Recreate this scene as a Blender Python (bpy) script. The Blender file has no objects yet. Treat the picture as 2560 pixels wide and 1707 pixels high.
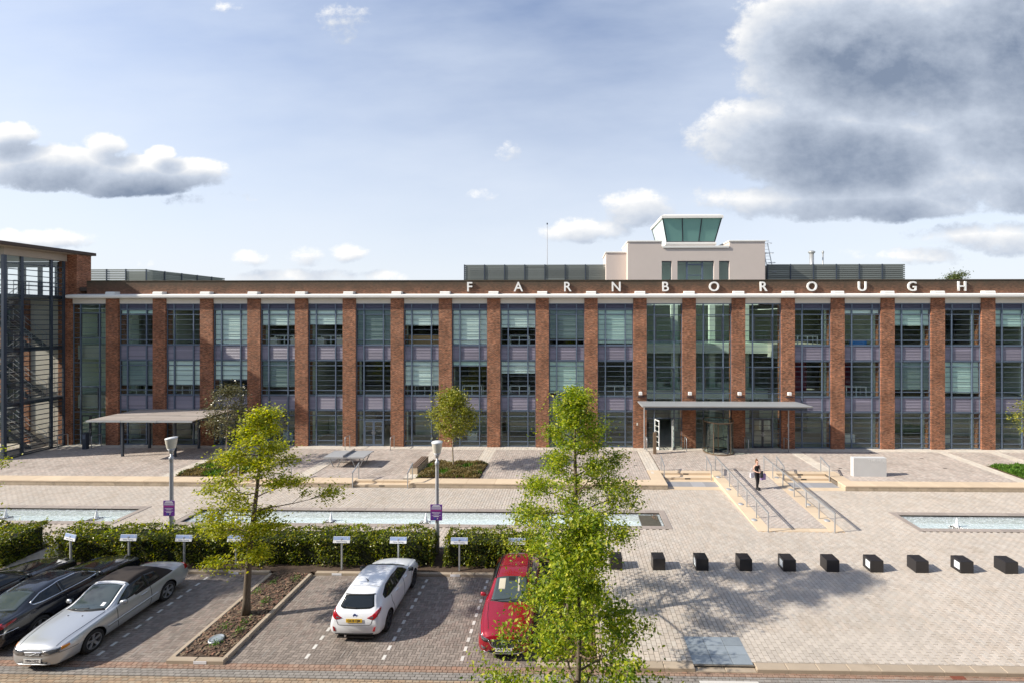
import bpy, bmesh, math, random
import numpy as np
from mathutils import Vector, Matrix
from mathutils.bvhtree import BVHTree
R = math.radians
random.seed(7)
rng = np.random.default_rng(7)
scene = bpy.context.scene
col = scene.collection

# ------------------------------------------------------------------ camera
cam_d = bpy.data.cameras.new('camera')
cam = bpy.data.objects.new('camera', cam_d); col.objects.link(cam)
cam.location = (0, 0, 10.5)
cam.rotation_euler = (R(90), 0, math.atan(.0194))
cam_d.sensor_width = 36; cam_d.lens = 1150/2560*36
cam_d.shift_x = -126/2560; cam_d.shift_y = -58.5/2560
cam_d.clip_end = 3000; cam_d.clip_start = .1
scene.camera = cam

# ------------------------------------------------------------------ sun, exposure
SUN_EL = R(33); SUN_AZ = math.atan2(-1.41, -.34)          # the sun stands to the left and a little on the camera's side
sun_d = bpy.data.lights.new('sun', 'SUN'); sun = bpy.data.objects.new('sun', sun_d); col.objects.link(sun)
sun_d.energy = 4.6; sun_d.angle = R(.9); sun_d.color = (1, .93, .82)
sun.rotation_euler = Vector((1.41, .34, -.95)).to_track_quat('-Z', 'Y').to_euler()
sun.location = (-40, -10, 40)
scene.view_settings.view_transform = 'Standard'; scene.view_settings.look = 'None'
scene.view_settings.exposure = .58; scene.view_settings.gamma = 1
scene.render.engine = 'CYCLES'
cy = scene.cycles
cy.max_bounces = 6; cy.diffuse_bounces = 3; cy.glossy_bounces = 3; cy.transmission_bounces = 4; cy.transparent_max_bounces = 12
cy.caustics_reflective = False; cy.caustics_refractive = False

# ------------------------------------------------------------------ world: sky with clouds
world = bpy.data.worlds.new('World'); scene.world = world; world.use_nodes = True
def build_world():
    nt = world.node_tree; N = nt.nodes; L = nt.links; N.clear()
    def m(op, a, b=None, c=None, tree=None, clamp=False):
        t = tree or nt
        n = t.nodes.new('ShaderNodeMath'); n.operation = op; n.use_clamp = clamp
        for i, x in enumerate((a, b, c)):
            if x is None: continue
            if isinstance(x, (int, float)): n.inputs[i].default_value = x
            else: t.links.new(x, n.inputs[i])
        return n.outputs[0]
    # density of the clouds over (u, v) = (x/y, z/y), as a node group so that it can be read twice
    g = bpy.data.node_groups.new('cloud_density', 'ShaderNodeTree')
    g.interface.new_socket('uv', in_out='INPUT', socket_type='NodeSocketVector')
    g.interface.new_socket('density', in_out='OUTPUT', socket_type='NodeSocketFloat'); g.interface.new_socket('raw', in_out='OUTPUT', socket_type='NodeSocketFloat')
    gi = g.nodes.new('NodeGroupInput'); go = g.nodes.new('NodeGroupOutput')
    sp = g.nodes.new('ShaderNodeSeparateXYZ'); g.links.new(gi.outputs[0], sp.inputs[0])
    u, v = sp.outputs[0], sp.outputs[1]
    def noise(scale, det, rough, stretch=(1, 1, 1), lac=2.1):
        mp = g.nodes.new('ShaderNodeMapping'); mp.inputs['Scale'].default_value = stretch
        g.links.new(gi.outputs[0], mp.inputs[0])
        n = g.nodes.new('ShaderNodeTexNoise'); n.inputs['Scale'].default_value = scale; n.inputs['Detail'].default_value = det
        n.inputs['Roughness'].default_value = rough; n.inputs['Lacunarity'].default_value = lac
        g.links.new(mp.outputs[0], n.inputs['Vector']); return n.outputs[0]
    big = noise(3.2, 4, .58, (1, 1.5, 1)); fine = noise(12, 5, .66, (1, 1.3, 1))
    def ell(px, py, rx, ry, amp=1.0):                     # measured on the photograph, turned into directions
        S = 2560/2352
        u0 = (px*S-1406)/1150-.0194; v0 = (795-py*S)/1150; a = rx*S/1150; b = ry*S/1150
        q = math.sqrt(amp)                              # amp - |(uv - c) / r|^2 * amp
        v1 = g.nodes.new('ShaderNodeVectorMath'); v1.operation = 'MULTIPLY_ADD'; v1.inputs[1].default_value = (q/a, q/b, 0); v1.inputs[2].default_value = (-u0*q/a, -v0*q/b, 0); g.links.new(gi.outputs[0], v1.inputs[0])
        v2 = g.nodes.new('ShaderNodeVectorMath'); v2.operation = 'DOT_PRODUCT'; g.links.new(v1.outputs[0], v2.inputs[0]); g.links.new(v1.outputs[0], v2.inputs[1])
        return m('SUBTRACT', amp, v2.outputs['Value'], tree=g)
    E = [ell(2030, 120, 370, 190, 1.7), ell(2360, 90, 340, 260, 1.7), ell(1890, 335, 350, 125, 1.45), ell(2330, 300, 330, 150, 1.2),
         ell(1930, 462, 370, 58, 1.1), ell(2300, 420, 300, 80, 1.0), ell(2250, 545, 190, 34, .55), ell(1850, 225, 120, 90, .8),
         ell(80, 378, 220, 66, 1.35), ell(280, 398, 250, 52, 1.3), ell(215, 325, 62, 36, .8), ell(352, 352, 42, 28, .7), ell(-20, 310, 90, 40, .8), ell(460, 455, 95, 22, .25),
         ell(1330, 530, 120, 34, .6), ell(1480, 480, 110, 46, .6), ell(60, 545, 130, 26, .5), ell(555, 592, 60, 20, .3), ell(700, 585, 55, 26, .4), ell(790, 578, 50, 22, .35),
         ell(430, 592, 26, 16, .3), ell(310, 602, 60, 18, .28), ell(2290, 560, 170, 36, .62), ell(2080, 590, 160, 26, .5), ell(650, 632, 160, 14, .25), ell(870, 634, 90, 12, .25),
         ell(1162, 352, 36, 34, .36), ell(778, 45, 60, 30, .15), ell(1100, 445, 40, 16, .3), ell(500, 5, 60, 16, .2)]
    d = E[0]
    for e in E[1:]: d = m('MAXIMUM', d, e, tree=g)
    d = m('MAXIMUM', d, -1.6, tree=g)
    nz = m('ADD', m('MULTIPLY', m('SUBTRACT', big, .5, tree=g), 1.9, tree=g), m('MULTIPLY', m('SUBTRACT', fine, .5, tree=g), 1.5, tree=g), tree=g)
    tot = m('ADD', d, nz, tree=g)
    soft = m('ADD', d, m('MULTIPLY_ADD', m('SUBTRACT', big, .5, tree=g), 1.9, m('MULTIPLY', m('SUBTRACT', fine, .5, tree=g), .85, tree=g), tree=g), tree=g)
    mr = g.nodes.new('ShaderNodeMapRange'); mr.interpolation_type = 'SMOOTHSTEP'
    mr.inputs['From Min'].default_value = .02; mr.inputs['From Max'].default_value = .48
    g.links.new(tot, mr.inputs[0]); g.links.new(mr.outputs[0], go.inputs[0]); g.links.new(soft, go.inputs[1])

    tc = N.new('ShaderNodeTexCoord'); s = N.new('ShaderNodeSeparateXYZ'); L.new(tc.outputs['Generated'], s.inputs[0])
    x, y, z = s.outputs
    ay = m('MAXIMUM', m('ABSOLUTE', y), .08)              # the same sky goes on behind the camera
    uu = m('DIVIDE', x, ay); vv = m('DIVIDE', z, ay)
    cb = N.new('ShaderNodeCombineXYZ'); L.new(uu, cb.inputs[0]); L.new(vv, cb.inputs[1])
    c1 = N.new('ShaderNodeGroup'); c1.node_tree = g; L.new(cb.outputs[0], c1.inputs[0])
    off = N.new('ShaderNodeVectorMath'); off.operation = 'ADD'; off.inputs[1].default_value = (-.02, .032, 0); L.new(cb.outputs[0], off.inputs[0])
    c2 = N.new('ShaderNodeGroup'); c2.node_tree = g; L.new(off.outputs[0], c2.inputs[0])
    dens = c1.outputs[0]
    lit = m('MULTIPLY_ADD', m('SUBTRACT', c1.outputs[1], c2.outputs[1]), .50, .58)
    thick = m('MULTIPLY', m('MAXIMUM', m('SUBTRACT', c1.outputs[1], .45), 0), .42)
    lit = m('SUBTRACT', lit, m('MINIMUM', thick, .45), clamp=True)
    ramp = N.new('ShaderNodeValToRGB'); L.new(lit, ramp.inputs[0])
    e = ramp.color_ramp.elements
    e[0].position = .05; e[0].color = (.15, .19, .265, 1); e[1].position = .97; e[1].color = (.745, .735, .715, 1)
    k = e.new(.5); k.color = (.39, .435, .51, 1)
    # thin veil of cirrus
    mp = N.new('ShaderNodeMapping'); mp.inputs['Scale'].default_value = (.8, 2.6, 1); mp.inputs['Rotation'].default_value = (0, 0, R(-14)); L.new(cb.outputs[0], mp.inputs[0])
    ci = N.new('ShaderNodeTexNoise'); ci.inputs['Scale'].default_value = 1.9; ci.inputs['Detail'].default_value = 8; ci.inputs['Roughness'].default_value = .55; L.new(mp.outputs[0], ci.inputs['Vector'])
    veil = m('MULTIPLY', m('SUBTRACT', ci.outputs[0], .33), 2.0, clamp=True)
    # the air whitens towards the horizon
    hz = N.new('ShaderNodeMapRange'); hz.inputs['From Min'].default_value = .02; hz.inputs['From Max'].default_value = .60
    hz.inputs['To Min'].default_value = .93; hz.inputs['To Max'].default_value = .05; L.new(m('ABSOLUTE', z), hz.inputs[0])
    sky = N.new('ShaderNodeTexSky'); sky.sky_type = 'NISHITA'; sky.sun_disc = False
    sky.sun_elevation = SUN_EL; sky.sun_rotation = SUN_AZ; sky.air_density = 1.1; sky.dust_density = 1.0; sky.ozone_density = 1.6
    skm = N.new('ShaderNodeMix'); skm.data_type = 'RGBA'; skm.blend_type = 'MULTIPLY'; skm.inputs[0].default_value = 1
    L.new(sky.outputs[0], skm.inputs[6]); skm.inputs[7].default_value = (SKY_K*1.08, SKY_K*1.06, SKY_K*1.16, 1)
    def mix(fac, a, b):
        n = N.new('ShaderNodeMix'); n.data_type = 'RGBA'
        if isinstance(fac, (int, float)): n.inputs[0].default_value = fac
        else: L.new(fac, n.inputs[0])
        for i, q in ((6, a), (7, b)):
            if isinstance(q, tuple): n.inputs[i].default_value = q
            else: L.new(q, n.inputs[i])
        return n.outputs[2]
    a = mix(m('MULTIPLY', veil, .62), skm.outputs[2], (.55, .61, .70, 1))
    a = mix(hz.outputs[0], a, (.58, .615, .665, 1))
    a = mix(m('MULTIPLY', dens, .97), a, ramp.outputs[0])
    bg = N.new('ShaderNodeBackground'); bg.inputs['Strength'].default_value = WORLD_STRENGTH; L.new(a, bg.inputs[0])
    out = N.new('ShaderNodeOutputWorld'); L.new(bg.outputs[0], out.inputs[0])
SKY_K = .105                     # the Nishita sky is bright: this is its strength before it is mixed with the clouds
WORLD_STRENGTH = 1.0
build_world()
world.cycles.sampling_method = 'MANUAL'; world.cycles.sample_map_resolution = 256

# ------------------------------------------------------------------ helpers
def tag(o, label=None, cat=None, group=None, kind=None):
    if label: o['label'] = label
    if cat: o['category'] = cat
    if group: o['group'] = group
    if kind: o['kind'] = kind
    return o
def empty(name, loc, label=None, cat=None, group=None, rz=0):
    o = bpy.data.objects.new(name, None); col.objects.link(o); o.location = loc; o.rotation_euler = (0, 0, rz)
    o.empty_display_size = .3
    return tag(o, label, cat, group)
def wloc(o):
    v = Vector((0, 0, 0))
    while o is not None: v += o.location; o = o.parent
    return v
def link(name, me, mat, parent=None, loc=(0, 0, 0)):
    o = bpy.data.objects.new(name, me); col.objects.link(o); o.location = loc
    if mat is not None and not me.materials: me.materials.append(mat)
    if parent: o.parent = parent
    return o
def children(o): return [c for c in bpy.data.objects if c.parent == o]
def copy_tree(o, parent=None, kids=None):
    if kids is None:
        kids = {}
        for c in bpy.data.objects:
            if c.parent: kids.setdefault(c.parent.name, []).append(c)
    c = o.copy(); col.objects.link(c); c.parent = parent
    for ch in kids.get(o.name, []): copy_tree(ch, c, kids)
    return c
ORD = ['first', 'second', 'third', 'fourth', 'fifth', 'sixth', 'seventh', 'eighth', 'ninth', 'tenth', 'eleventh', 'twelfth', 'thirteenth', 'fourteenth', 'fifteenth', 'sixteenth', 'seventeenth', 'eighteenth', 'nineteenth', 'twentieth']
class MB:
    def __init__(s): s.v = []; s.f = []
    def add(s, vs, fs):
        n = len(s.v); s.v += [tuple(p) for p in vs]; s.f += [tuple(i+n for i in f) for f in fs]; return s
    def box(s, x0, x1, y0, y1, z0, z1):
        return s.add([(x0,y0,z0),(x1,y0,z0),(x1,y1,z0),(x0,y1,z0),(x0,y0,z1),(x1,y0,z1),(x1,y1,z1),(x0,y1,z1)],
                     [(3,2,1,0),(4,5,6,7),(0,1,5,4),(1,2,6,5),(2,3,7,6),(3,0,4,7)])
    def bbox(s, x0, x1, y0, y1, z0, z1, b=.01):           # box with chamfered top edges
        return s.add([(x0,y0,z0),(x1,y0,z0),(x1,y1,z0),(x0,y1,z0),(x0,y0,z1-b),(x1,y0,z1-b),(x1,y1,z1-b),(x0,y1,z1-b),
                      (x0+b,y0+b,z1),(x1-b,y0+b,z1),(x1-b,y1-b,z1),(x0+b,y1-b,z1)],
                     [(3,2,1,0),(0,1,5,4),(1,2,6,5),(2,3,7,6),(3,0,4,7),(4,5,9,8),(5,6,10,9),(6,7,11,10),(7,4,8,11),(8,9,10,11)])
    def quad(s, a, b, c, d): return s.add([a, b, c, d], [(0, 1, 2, 3)])
    def prism(s, poly, z0, z1):                           # poly counter-clockwise in xy
        n = len(poly)
        return s.add([(x,y,z0) for x,y in poly]+[(x,y,z1) for x,y in poly],
                     [tuple(range(n-1,-1,-1)), tuple(range(n,2*n))]+[(i,(i+1)%n,n+(i+1)%n,n+i) for i in range(n)])
    def extr(s, poly, axis, a, b):                        # polygon in the two other axes, drawn out along an axis
        n = len(poly)
        def P(q, t): return (t,q[0],q[1]) if axis == 'x' else (q[0],t,q[1])
        return s.add([P(q,a) for q in poly]+[P(q,b) for q in poly],
                     [tuple(range(n-1,-1,-1)), tuple(range(n,2*n))]+[(i,(i+1)%n,n+(i+1)%n,n+i) for i in range(n)])
    def tube(s, pts, r, n=8, cap=True):
        pts = [Vector(p) for p in pts]; m = len(pts)
        rs = r if isinstance(r, (list, tuple)) else [r]*m
        vs = []; fs = []; up = None
        for i, p in enumerate(pts):
            t = (pts[min(i+1,m-1)]-pts[max(i-1,0)])
            if t.length < 1e-9: t = Vector((0,0,1))
            t.normalize()
            if up is None:
                up = Vector((0,0,1)) if abs(t.z) < .9 else Vector((1,0,0))
            a = t.cross(up)
            if a.length < 1e-6: a = t.orthogonal()
            a.normalize(); b = t.cross(a); up = b*-1 if False else up
            for k in range(n):
                w = 2*math.pi*k/n; vs.append(p+a*(rs[i]*math.cos(w))+b*(rs[i]*math.sin(w)))
        for i in range(m-1):
            for k in range(n):
                fs.append((i*n+k, i*n+(k+1)%n, (i+1)*n+(k+1)%n, (i+1)*n+k))
        if cap: fs += [tuple(range(n-1,-1,-1)), tuple(range((m-1)*n, m*n))]
        return s.add(vs, fs)
    def bar(s, a, b, w, h):                               # square bar from a to b
        a = Vector(a); b = Vector(b); t = (b-a).normalized(); up = Vector((0,0,1)) if abs(t.z) < .95 else Vector((0,1,0))
        x = t.cross(up).normalized()*w/2; y = x.cross(t).normalized()*h/2
        return s.add([a-x-y,a+x-y,a+x+y,a-x+y,b-x-y,b+x-y,b+x+y,b-x+y],[(0,1,2,3),(7,6,5,4),(0,4,5,1),(1,5,6,2),(2,6,7,3),(3,7,4,0)])
    def lathe(s, prof, c=(0,0,0), n=20, axis='z', cap=True):
        vs = []; fs = []; m = len(prof)
        for r, z in prof:
            for k in range(n):
                w = 2*math.pi*k/n; a = r*math.cos(w); b = r*math.sin(w)
                q = (a,b,z) if axis == 'z' else ((a,z,b) if axis == 'y' else (z,a,b))
                vs.append((c[0]+q[0],c[1]+q[1],c[2]+q[2]))
        for i in range(m-1):
            for k in range(n):
                f = (i*n+k, i*n+(k+1)%n, (i+1)*n+(k+1)%n, (i+1)*n+k); fs.append(f if axis != 'y' else f[::-1])
        if cap: fs += [tuple(range(n-1,-1,-1)), tuple(range((m-1)*n, m*n))]
        return s.add(vs, fs)
    def mesh(s, name, smooth=False, off=(0,0,0)):
        me = bpy.data.meshes.new(name)
        me.from_pydata([(a-off[0],b-off[1],c-off[2]) for a,b,c in s.v] if any(off) else s.v, [], s.f)
        if smooth: me.polygons.foreach_set('use_smooth', [True]*len(me.polygons))
        me.update(); return me
    def build(s, name, mat, parent=None, smooth=False, local=False):
        off = (0,0,0) if (local or parent is None) else wloc(parent)
        return link(name, s.mesh(name, smooth, off), mat, parent)
def fix_normals(me):
    bm = bmesh.new(); bm.from_mesh(me); bmesh.ops.recalc_face_normals(bm, faces=bm.faces); bm.to_mesh(me); bm.free(); return me
def np_mesh(name, V, F, mat, parent=None, kind=None, off=None, smooth=False):
    """V (n,3) array, F (m,k) array of equal polygons"""
    me = bpy.data.meshes.new(name); V = np.asarray(V, dtype=np.float32); F = np.asarray(F, dtype=np.int32)
    if off is not None: V = V-np.asarray(off, dtype=np.float32)
    k = F.shape[1]
    me.vertices.add(len(V)); me.vertices.foreach_set('co', V.ravel())
    me.loops.add(F.size); me.loops.foreach_set('vertex_index', F.ravel())
    me.polygons.add(len(F)); me.polygons.foreach_set('loop_start', np.arange(0, F.size, k, dtype=np.int32))
    try: me.polygons.foreach_set('loop_total', np.full(len(F), k, dtype=np.int32))
    except Exception: pass
    if smooth: me.polygons.foreach_set('use_smooth', np.ones(len(F), dtype=bool))
    me.update(calc_edges=True); me.validate()
    if not smooth: me.shade_flat()
    o = link(name, me, mat, parent)
    if kind: o['kind'] = kind
    return o
def text_mesh(name, body, size, mat, parent, M, extrude=.003, align='CENTER', bold=0):
    cu = bpy.data.curves.new(name, 'FONT'); cu.body = body; cu.size = size; cu.extrude = extrude; cu.align_x = align; cu.align_y = 'CENTER'; cu.offset = bold
    cu.resolution_u = 4
    t = bpy.data.objects.new(name, cu); col.objects.link(t)
    me = bpy.data.meshes.new_from_object(t.evaluated_get(bpy.context.evaluated_depsgraph_get()))
    bpy.data.objects.remove(t); me.transform(M); me.materials.clear()
    return link(name, me, mat, parent)
# ------------------------------------------------------------------ materials
M = {}
def mat(name, color, rough=.6, metal=0, var=0, vscale=3, island=0, bump=0, bscale=40, coat=0, spec=.5, trans=0, stain=None, dirt=0, emis=None, sheen=0):
    """principled surface; var: noise in the colour; island: change from piece to piece; stain: (colour, scale, threshold, amount)"""
    m = bpy.data.materials.new(name); m.use_nodes = True; nt = m.node_tree; N = nt.nodes; L = nt.links
    b = N['Principled BSDF']; b.inputs['Roughness'].default_value = rough; b.inputs['Metallic'].default_value = metal
    b.inputs['Base Color'].default_value = (*color, 1); b.inputs['Specular IOR Level'].default_value = spec
    if coat: b.inputs['Coat Weight'].default_value = coat; b.inputs['Coat Roughness'].default_value = .04
    geo = N.new('ShaderNodeNewGeometry'); pos = geo.outputs['Position']
    cur = None
    def mixc(fac, a, c, mode='MIX'):
        n = N.new('ShaderNodeMix'); n.data_type = 'RGBA'; n.blend_type = mode
        if isinstance(fac, float): n.inputs[0].default_value = fac
        else: L.new(fac, n.inputs[0])
        for i, q in ((6, a), (7, c)):
            if isinstance(q, tuple): n.inputs[i].default_value = q
            else: L.new(q, n.inputs[i])
        return n.outputs[2]
    def noise(scale, det=5, rough_=.6):
        n = N.new('ShaderNodeTexNoise'); n.inputs['Scale'].default_value = scale; n.inputs['Detail'].default_value = det; n.inputs['Roughness'].default_value = rough_
        L.new(pos, n.inputs['Vector']); return n.outputs[0]
    def rng_(v, a, c, lo, hi):
        n = N.new('ShaderNodeMapRange'); n.inputs[1].default_value = a; n.inputs[2].default_value = c; n.inputs[3].default_value = lo; n.inputs[4].default_value = hi
        L.new(v, n.inputs[0]); return n.outputs[0]
    if var or island or stain:
        cur = (*color, 1)
        if island:
            h = N.new('ShaderNodeHueSaturation'); h.inputs['Color'].default_value = cur
            wn = N.new('ShaderNodeTexWhiteNoise'); wn.noise_dimensions = '1D'; L.new(geo.outputs['Random Per Island'], wn.inputs['W'])
            oi = N.new('ShaderNodeObjectInfo')
            ad = N.new('ShaderNodeMath'); ad.operation = 'ADD'; L.new(geo.outputs['Random Per Island'], ad.inputs[0]); L.new(oi.outputs['Random'], ad.inputs[1])
            fr = N.new('ShaderNodeMath'); fr.operation = 'FRACT'; L.new(ad.outputs[0], fr.inputs[0])
            L.new(rng_(fr.outputs[0], 0, 1, 1-island, 1+island), h.inputs['Value'])
            L.new(rng_(wn.outputs['Value'], 0, 1, .5-island*.045, .5+island*.045), h.inputs['Hue'])
            L.new(rng_(wn.outputs['Value'], 0, 1, 1.1, .85), h.inputs['Saturation'])
            cur = h.outputs[0]
        if var:
            cur = mixc(1.0, cur, mixc(noise(vscale), (1-var, 1-var, 1-var, 1), (1+var, 1+var, 1+var, 1)), 'MULTIPLY')
        if stain:
            sc, s_s, th, am = stain
            cur = mixc(rng_(noise(s_s, 7, .65), th, th+.18, 0, am), cur, (*sc, 1))
        L.new(cur, b.inputs['Base Color'])
    if bump:
        bn = N.new('ShaderNodeBump'); bn.inputs['Strength'].default_value = bump; bn.inputs['Distance'].default_value = .02
        L.new(noise(bscale), bn.inputs['Height']); L.new(bn.outputs[0], b.inputs['Normal'])
    if emis: b.inputs['Emission Color'].default_value = (*emis[0], 1); b.inputs['Emission Strength'].default_value = emis[1]
    M[name] = m
    return m
def brick_mat(name, c1, c2, mortar, dark=0, moss=False, bond=(.225, .075)):
    m = bpy.data.materials.new(name); m.use_nodes = True; N = m.node_tree.nodes; L = m.node_tree.links
    b = N['Principled BSDF']; b.inputs['Roughness'].default_value = .85; b.inputs['Specular IOR Level'].default_value = .25
    geo = N.new('ShaderNodeNewGeometry'); s = N.new('ShaderNodeSeparateXYZ'); L.new(geo.outputs['Position'], s.inputs[0])
    ad = N.new('ShaderNodeMath'); ad.operation = 'ADD'; L.new(s.outputs[0], ad.inputs[0]); L.new(s.outputs[1], ad.inputs[1])
    cb = N.new('ShaderNodeCombineXYZ'); L.new(ad.outputs[0], cb.inputs[0]); L.new(s.outputs[2], cb.inputs[1])
    br = N.new('ShaderNodeTexBrick'); L.new(cb.outputs[0], br.inputs['Vector'])
    br.inputs['Scale'].default_value = 1; br.inputs['Brick Width'].default_value = bond[0]; br.inputs['Row Height'].default_value = bond[1]
    br.inputs['Mortar Size'].default_value = .0062; br.inputs['Mortar Smooth'].default_value = .2; br.inputs['Bias'].default_value = -.1
    br.inputs['Color1'].default_value = (*c1, 1); br.inputs['Color2'].default_value = (*c2, 1); br.inputs['Mortar'].default_value = (*mortar, 1)
    n = N.new('ShaderNodeTexNoise'); n.inputs['Scale'].default_value = 1.1; n.inputs['Detail'].default_value = 6; L.new(geo.outputs['Position'], n.inputs['Vector'])
    n2 = N.new('ShaderNodeTexNoise'); n2.inputs['Scale'].default_value = 9; n2.inputs['Detail'].default_value = 3; mpn = N.new('ShaderNodeMapping'); mpn.inputs['Scale'].default_value = (.5, 1.2, 1); L.new(cb.outputs[0], mpn.inputs[0]); L.new(mpn.outputs[0], n2.inputs['Vector'])
    mr = N.new('ShaderNodeMapRange'); mr.inputs[1].default_value = .3; mr.inputs[2].default_value = .7; mr.inputs[3].default_value = .72; mr.inputs[4].default_value = 1.25; L.new(n.outputs[0], mr.inputs[0])
    mr2 = N.new('ShaderNodeMapRange'); mr2.inputs[1].default_value = .3; mr2.inputs[2].default_value = .7; mr2.inputs[3].default_value = .5; mr2.inputs[4].default_value = 1.5; L.new(n2.outputs[0], mr2.inputs[0])
    mm = N.new('ShaderNodeMath'); mm.operation = 'MULTIPLY'; L.new(mr.outputs[0], mm.inputs[0]); L.new(mr2.outputs[0], mm.inputs[1])
    mx = N.new('ShaderNodeMix'); mx.data_type = 'RGBA'; mx.blend_type = 'MULTIPLY'; mx.inputs[0].default_value = 1; L.new(br.outputs[0], mx.inputs[6]); L.new(mm.outputs[0], mx.inputs[7])
    cur = mx.outputs[2]
    if moss:      # algae and soot that grow down from the coping
        a = N.new('ShaderNodeMapRange'); a.inputs[1].default_value = 12.25; a.inputs[2].default_value = 13.4; a.inputs[3].default_value = -.12; a.inputs[4].default_value = .72; L.new(s.outputs[2], a.inputs[0])
        n3 = N.new('ShaderNodeTexNoise'); n3.inputs['Scale'].default_value = 1.3; n3.inputs['Detail'].default_value = 8; n3.inputs['Roughness'].default_value = .7; L.new(geo.outputs['Position'], n3.inputs['Vector'])
        q = N.new('ShaderNodeMath'); q.operation = 'MULTIPLY_ADD'; q.use_clamp = True; L.new(n3.outputs[0], q.inputs[0]); q.inputs[1].default_value = .55; L.new(a.outputs[0], q.inputs[2])
        g = N.new('ShaderNodeMix'); g.data_type = 'RGBA'; L.new(q.outputs[0], g.inputs[0]); L.new(cur, g.inputs[6]); g.inputs[7].default_value = (.085, .068, .048, 1); cur = g.outputs[2]
    L.new(cur, b.inputs['Base Color'])
    bu = N.new('ShaderNodeBump'); bu.inputs['Strength'].default_value = .6; bu.inputs['Distance'].default_value = .012; bu.invert = True; L.new(br.outputs['Fac'], bu.inputs['Height']); L.new(bu.outputs[0], b.inputs['Normal'])
    M[name] = m; return m
def schlick(N, L, f0, gain=1.0, normal=None):
    """reflectance that is the same from both sides of a thin sheet"""
    g = N.new('ShaderNodeNewGeometry'); d = N.new('ShaderNodeVectorMath'); d.operation = 'DOT_PRODUCT'; L.new(g.outputs['Incoming'], d.inputs[0]); L.new(normal or g.outputs['Normal'], d.inputs[1])
    def m(op, a, b):
        n = N.new('ShaderNodeMath'); n.operation = op; n.use_clamp = op != 'ABSOLUTE'
        for i, x in enumerate((a, b)):
            if x is None: continue
            if isinstance(x, (int, float)): n.inputs[i].default_value = x
            else: L.new(x, n.inputs[i])
        return n.outputs[0]
    k = m('POWER', m('SUBTRACT', 1.0, m('ABSOLUTE', d.outputs['Value'], None)), 5.0)
    n = N.new('ShaderNodeMath'); n.operation = 'MULTIPLY_ADD'; n.use_clamp = True; L.new(k, n.inputs[0]); n.inputs[1].default_value = (1-f0)*gain; n.inputs[2].default_value = f0*gain
    return n.outputs[0]
def glass_mat(name, tint, ior=1.5, rough=.0, wav=.0, gain=1.0):
    m = bpy.data.materials.new(name); m.use_nodes = True; N = m.node_tree.nodes; L = m.node_tree.links; N.clear()
    o = N.new('ShaderNodeOutputMaterial'); t = N.new('ShaderNodeBsdfTransparent'); t.inputs[0].default_value = (*tint, 1)
    g = N.new('ShaderNodeBsdfGlossy'); g.inputs['Roughness'].default_value = rough; g.inputs[0].default_value = (.92, .97, .95, 1)
    k = schlick(N, L, 1.7*((ior-1)/(ior+1))**2, gain)
    x = N.new('ShaderNodeMixShader'); L.new(k, x.inputs[0]); L.new(t.outputs[0], x.inputs[1]); L.new(g.outputs[0], x.inputs[2]); L.new(x.outputs[0], o.inputs[0])
    if wav:
        geo = N.new('ShaderNodeNewGeometry'); n = N.new('ShaderNodeTexNoise'); n.inputs['Scale'].default_value = .9; n.inputs['Detail'].default_value = 1; L.new(geo.outputs['Position'], n.inputs['Vector'])
        b = N.new('ShaderNodeBump'); b.inputs['Strength'].default_value = wav; b.inputs['Distance'].default_value = .05; L.new(n.outputs[0], b.inputs['Height']); L.new(b.outputs[0], g.inputs['Normal'])
    M[name] = m; return m
def leaf_mat(name, c1, c2, c3=None, trans=.35, rough=.45):
    m = bpy.data.materials.new(name); m.use_nodes = True; N = m.node_tree.nodes; L = m.node_tree.links
    b = N['Principled BSDF']; b.inputs['Roughness'].default_value = rough; b.inputs['Specular IOR Level'].default_value = .35
    geo = N.new('ShaderNodeNewGeometry'); r = N.new('ShaderNodeValToRGB'); L.new(geo.outputs['Random Per Island'], r.inputs[0])
    e = r.color_ramp.elements; e[0].position = .1; e[0].color = (*c1, 1); e[1].position = .85; e[1].color = (*c2, 1)
    if c3: q = e.new(1.0); q.color = (*c3, 1)
    n = N.new('ShaderNodeTexNoise'); n.inputs['Scale'].default_value = 1.4; n.inputs['Detail'].default_value = 3; L.new(geo.outputs['Position'], n.inputs['Vector'])
    mr = N.new('ShaderNodeMapRange'); mr.inputs[1].default_value = .3; mr.inputs[2].default_value = .7; mr.inputs[3].default_value = .75; mr.inputs[4].default_value = 1.25; L.new(n.outputs[0], mr.inputs[0])
    mx = N.new('ShaderNodeMix'); mx.data_type = 'RGBA'; mx.blend_type = 'MULTIPLY'; mx.inputs[0].default_value = 1; L.new(r.outputs[0], mx.inputs[6]); L.new(mr.outputs[0], mx.inputs[7])
    L.new(mx.outputs[2], b.inputs['Base Color'])
    tr = N.new('ShaderNodeBsdfTranslucent'); hs = N.new('ShaderNodeHueSaturation'); hs.inputs['Saturation'].default_value = 1.15; hs.inputs['Value'].default_value = 1.5; L.new(mx.outputs[2], hs.inputs['Color']); L.new(hs.outputs[0], tr.inputs[0])
    x = N.new('ShaderNodeMixShader'); x.inputs[0].default_value = trans; o = N['Material Output']
    L.new(b.outputs[0], x.inputs[1]); L.new(tr.outputs[0], x.inputs[2]); L.new(x.outputs[0], o.inputs[0])
    M[name] = m; return m

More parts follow.
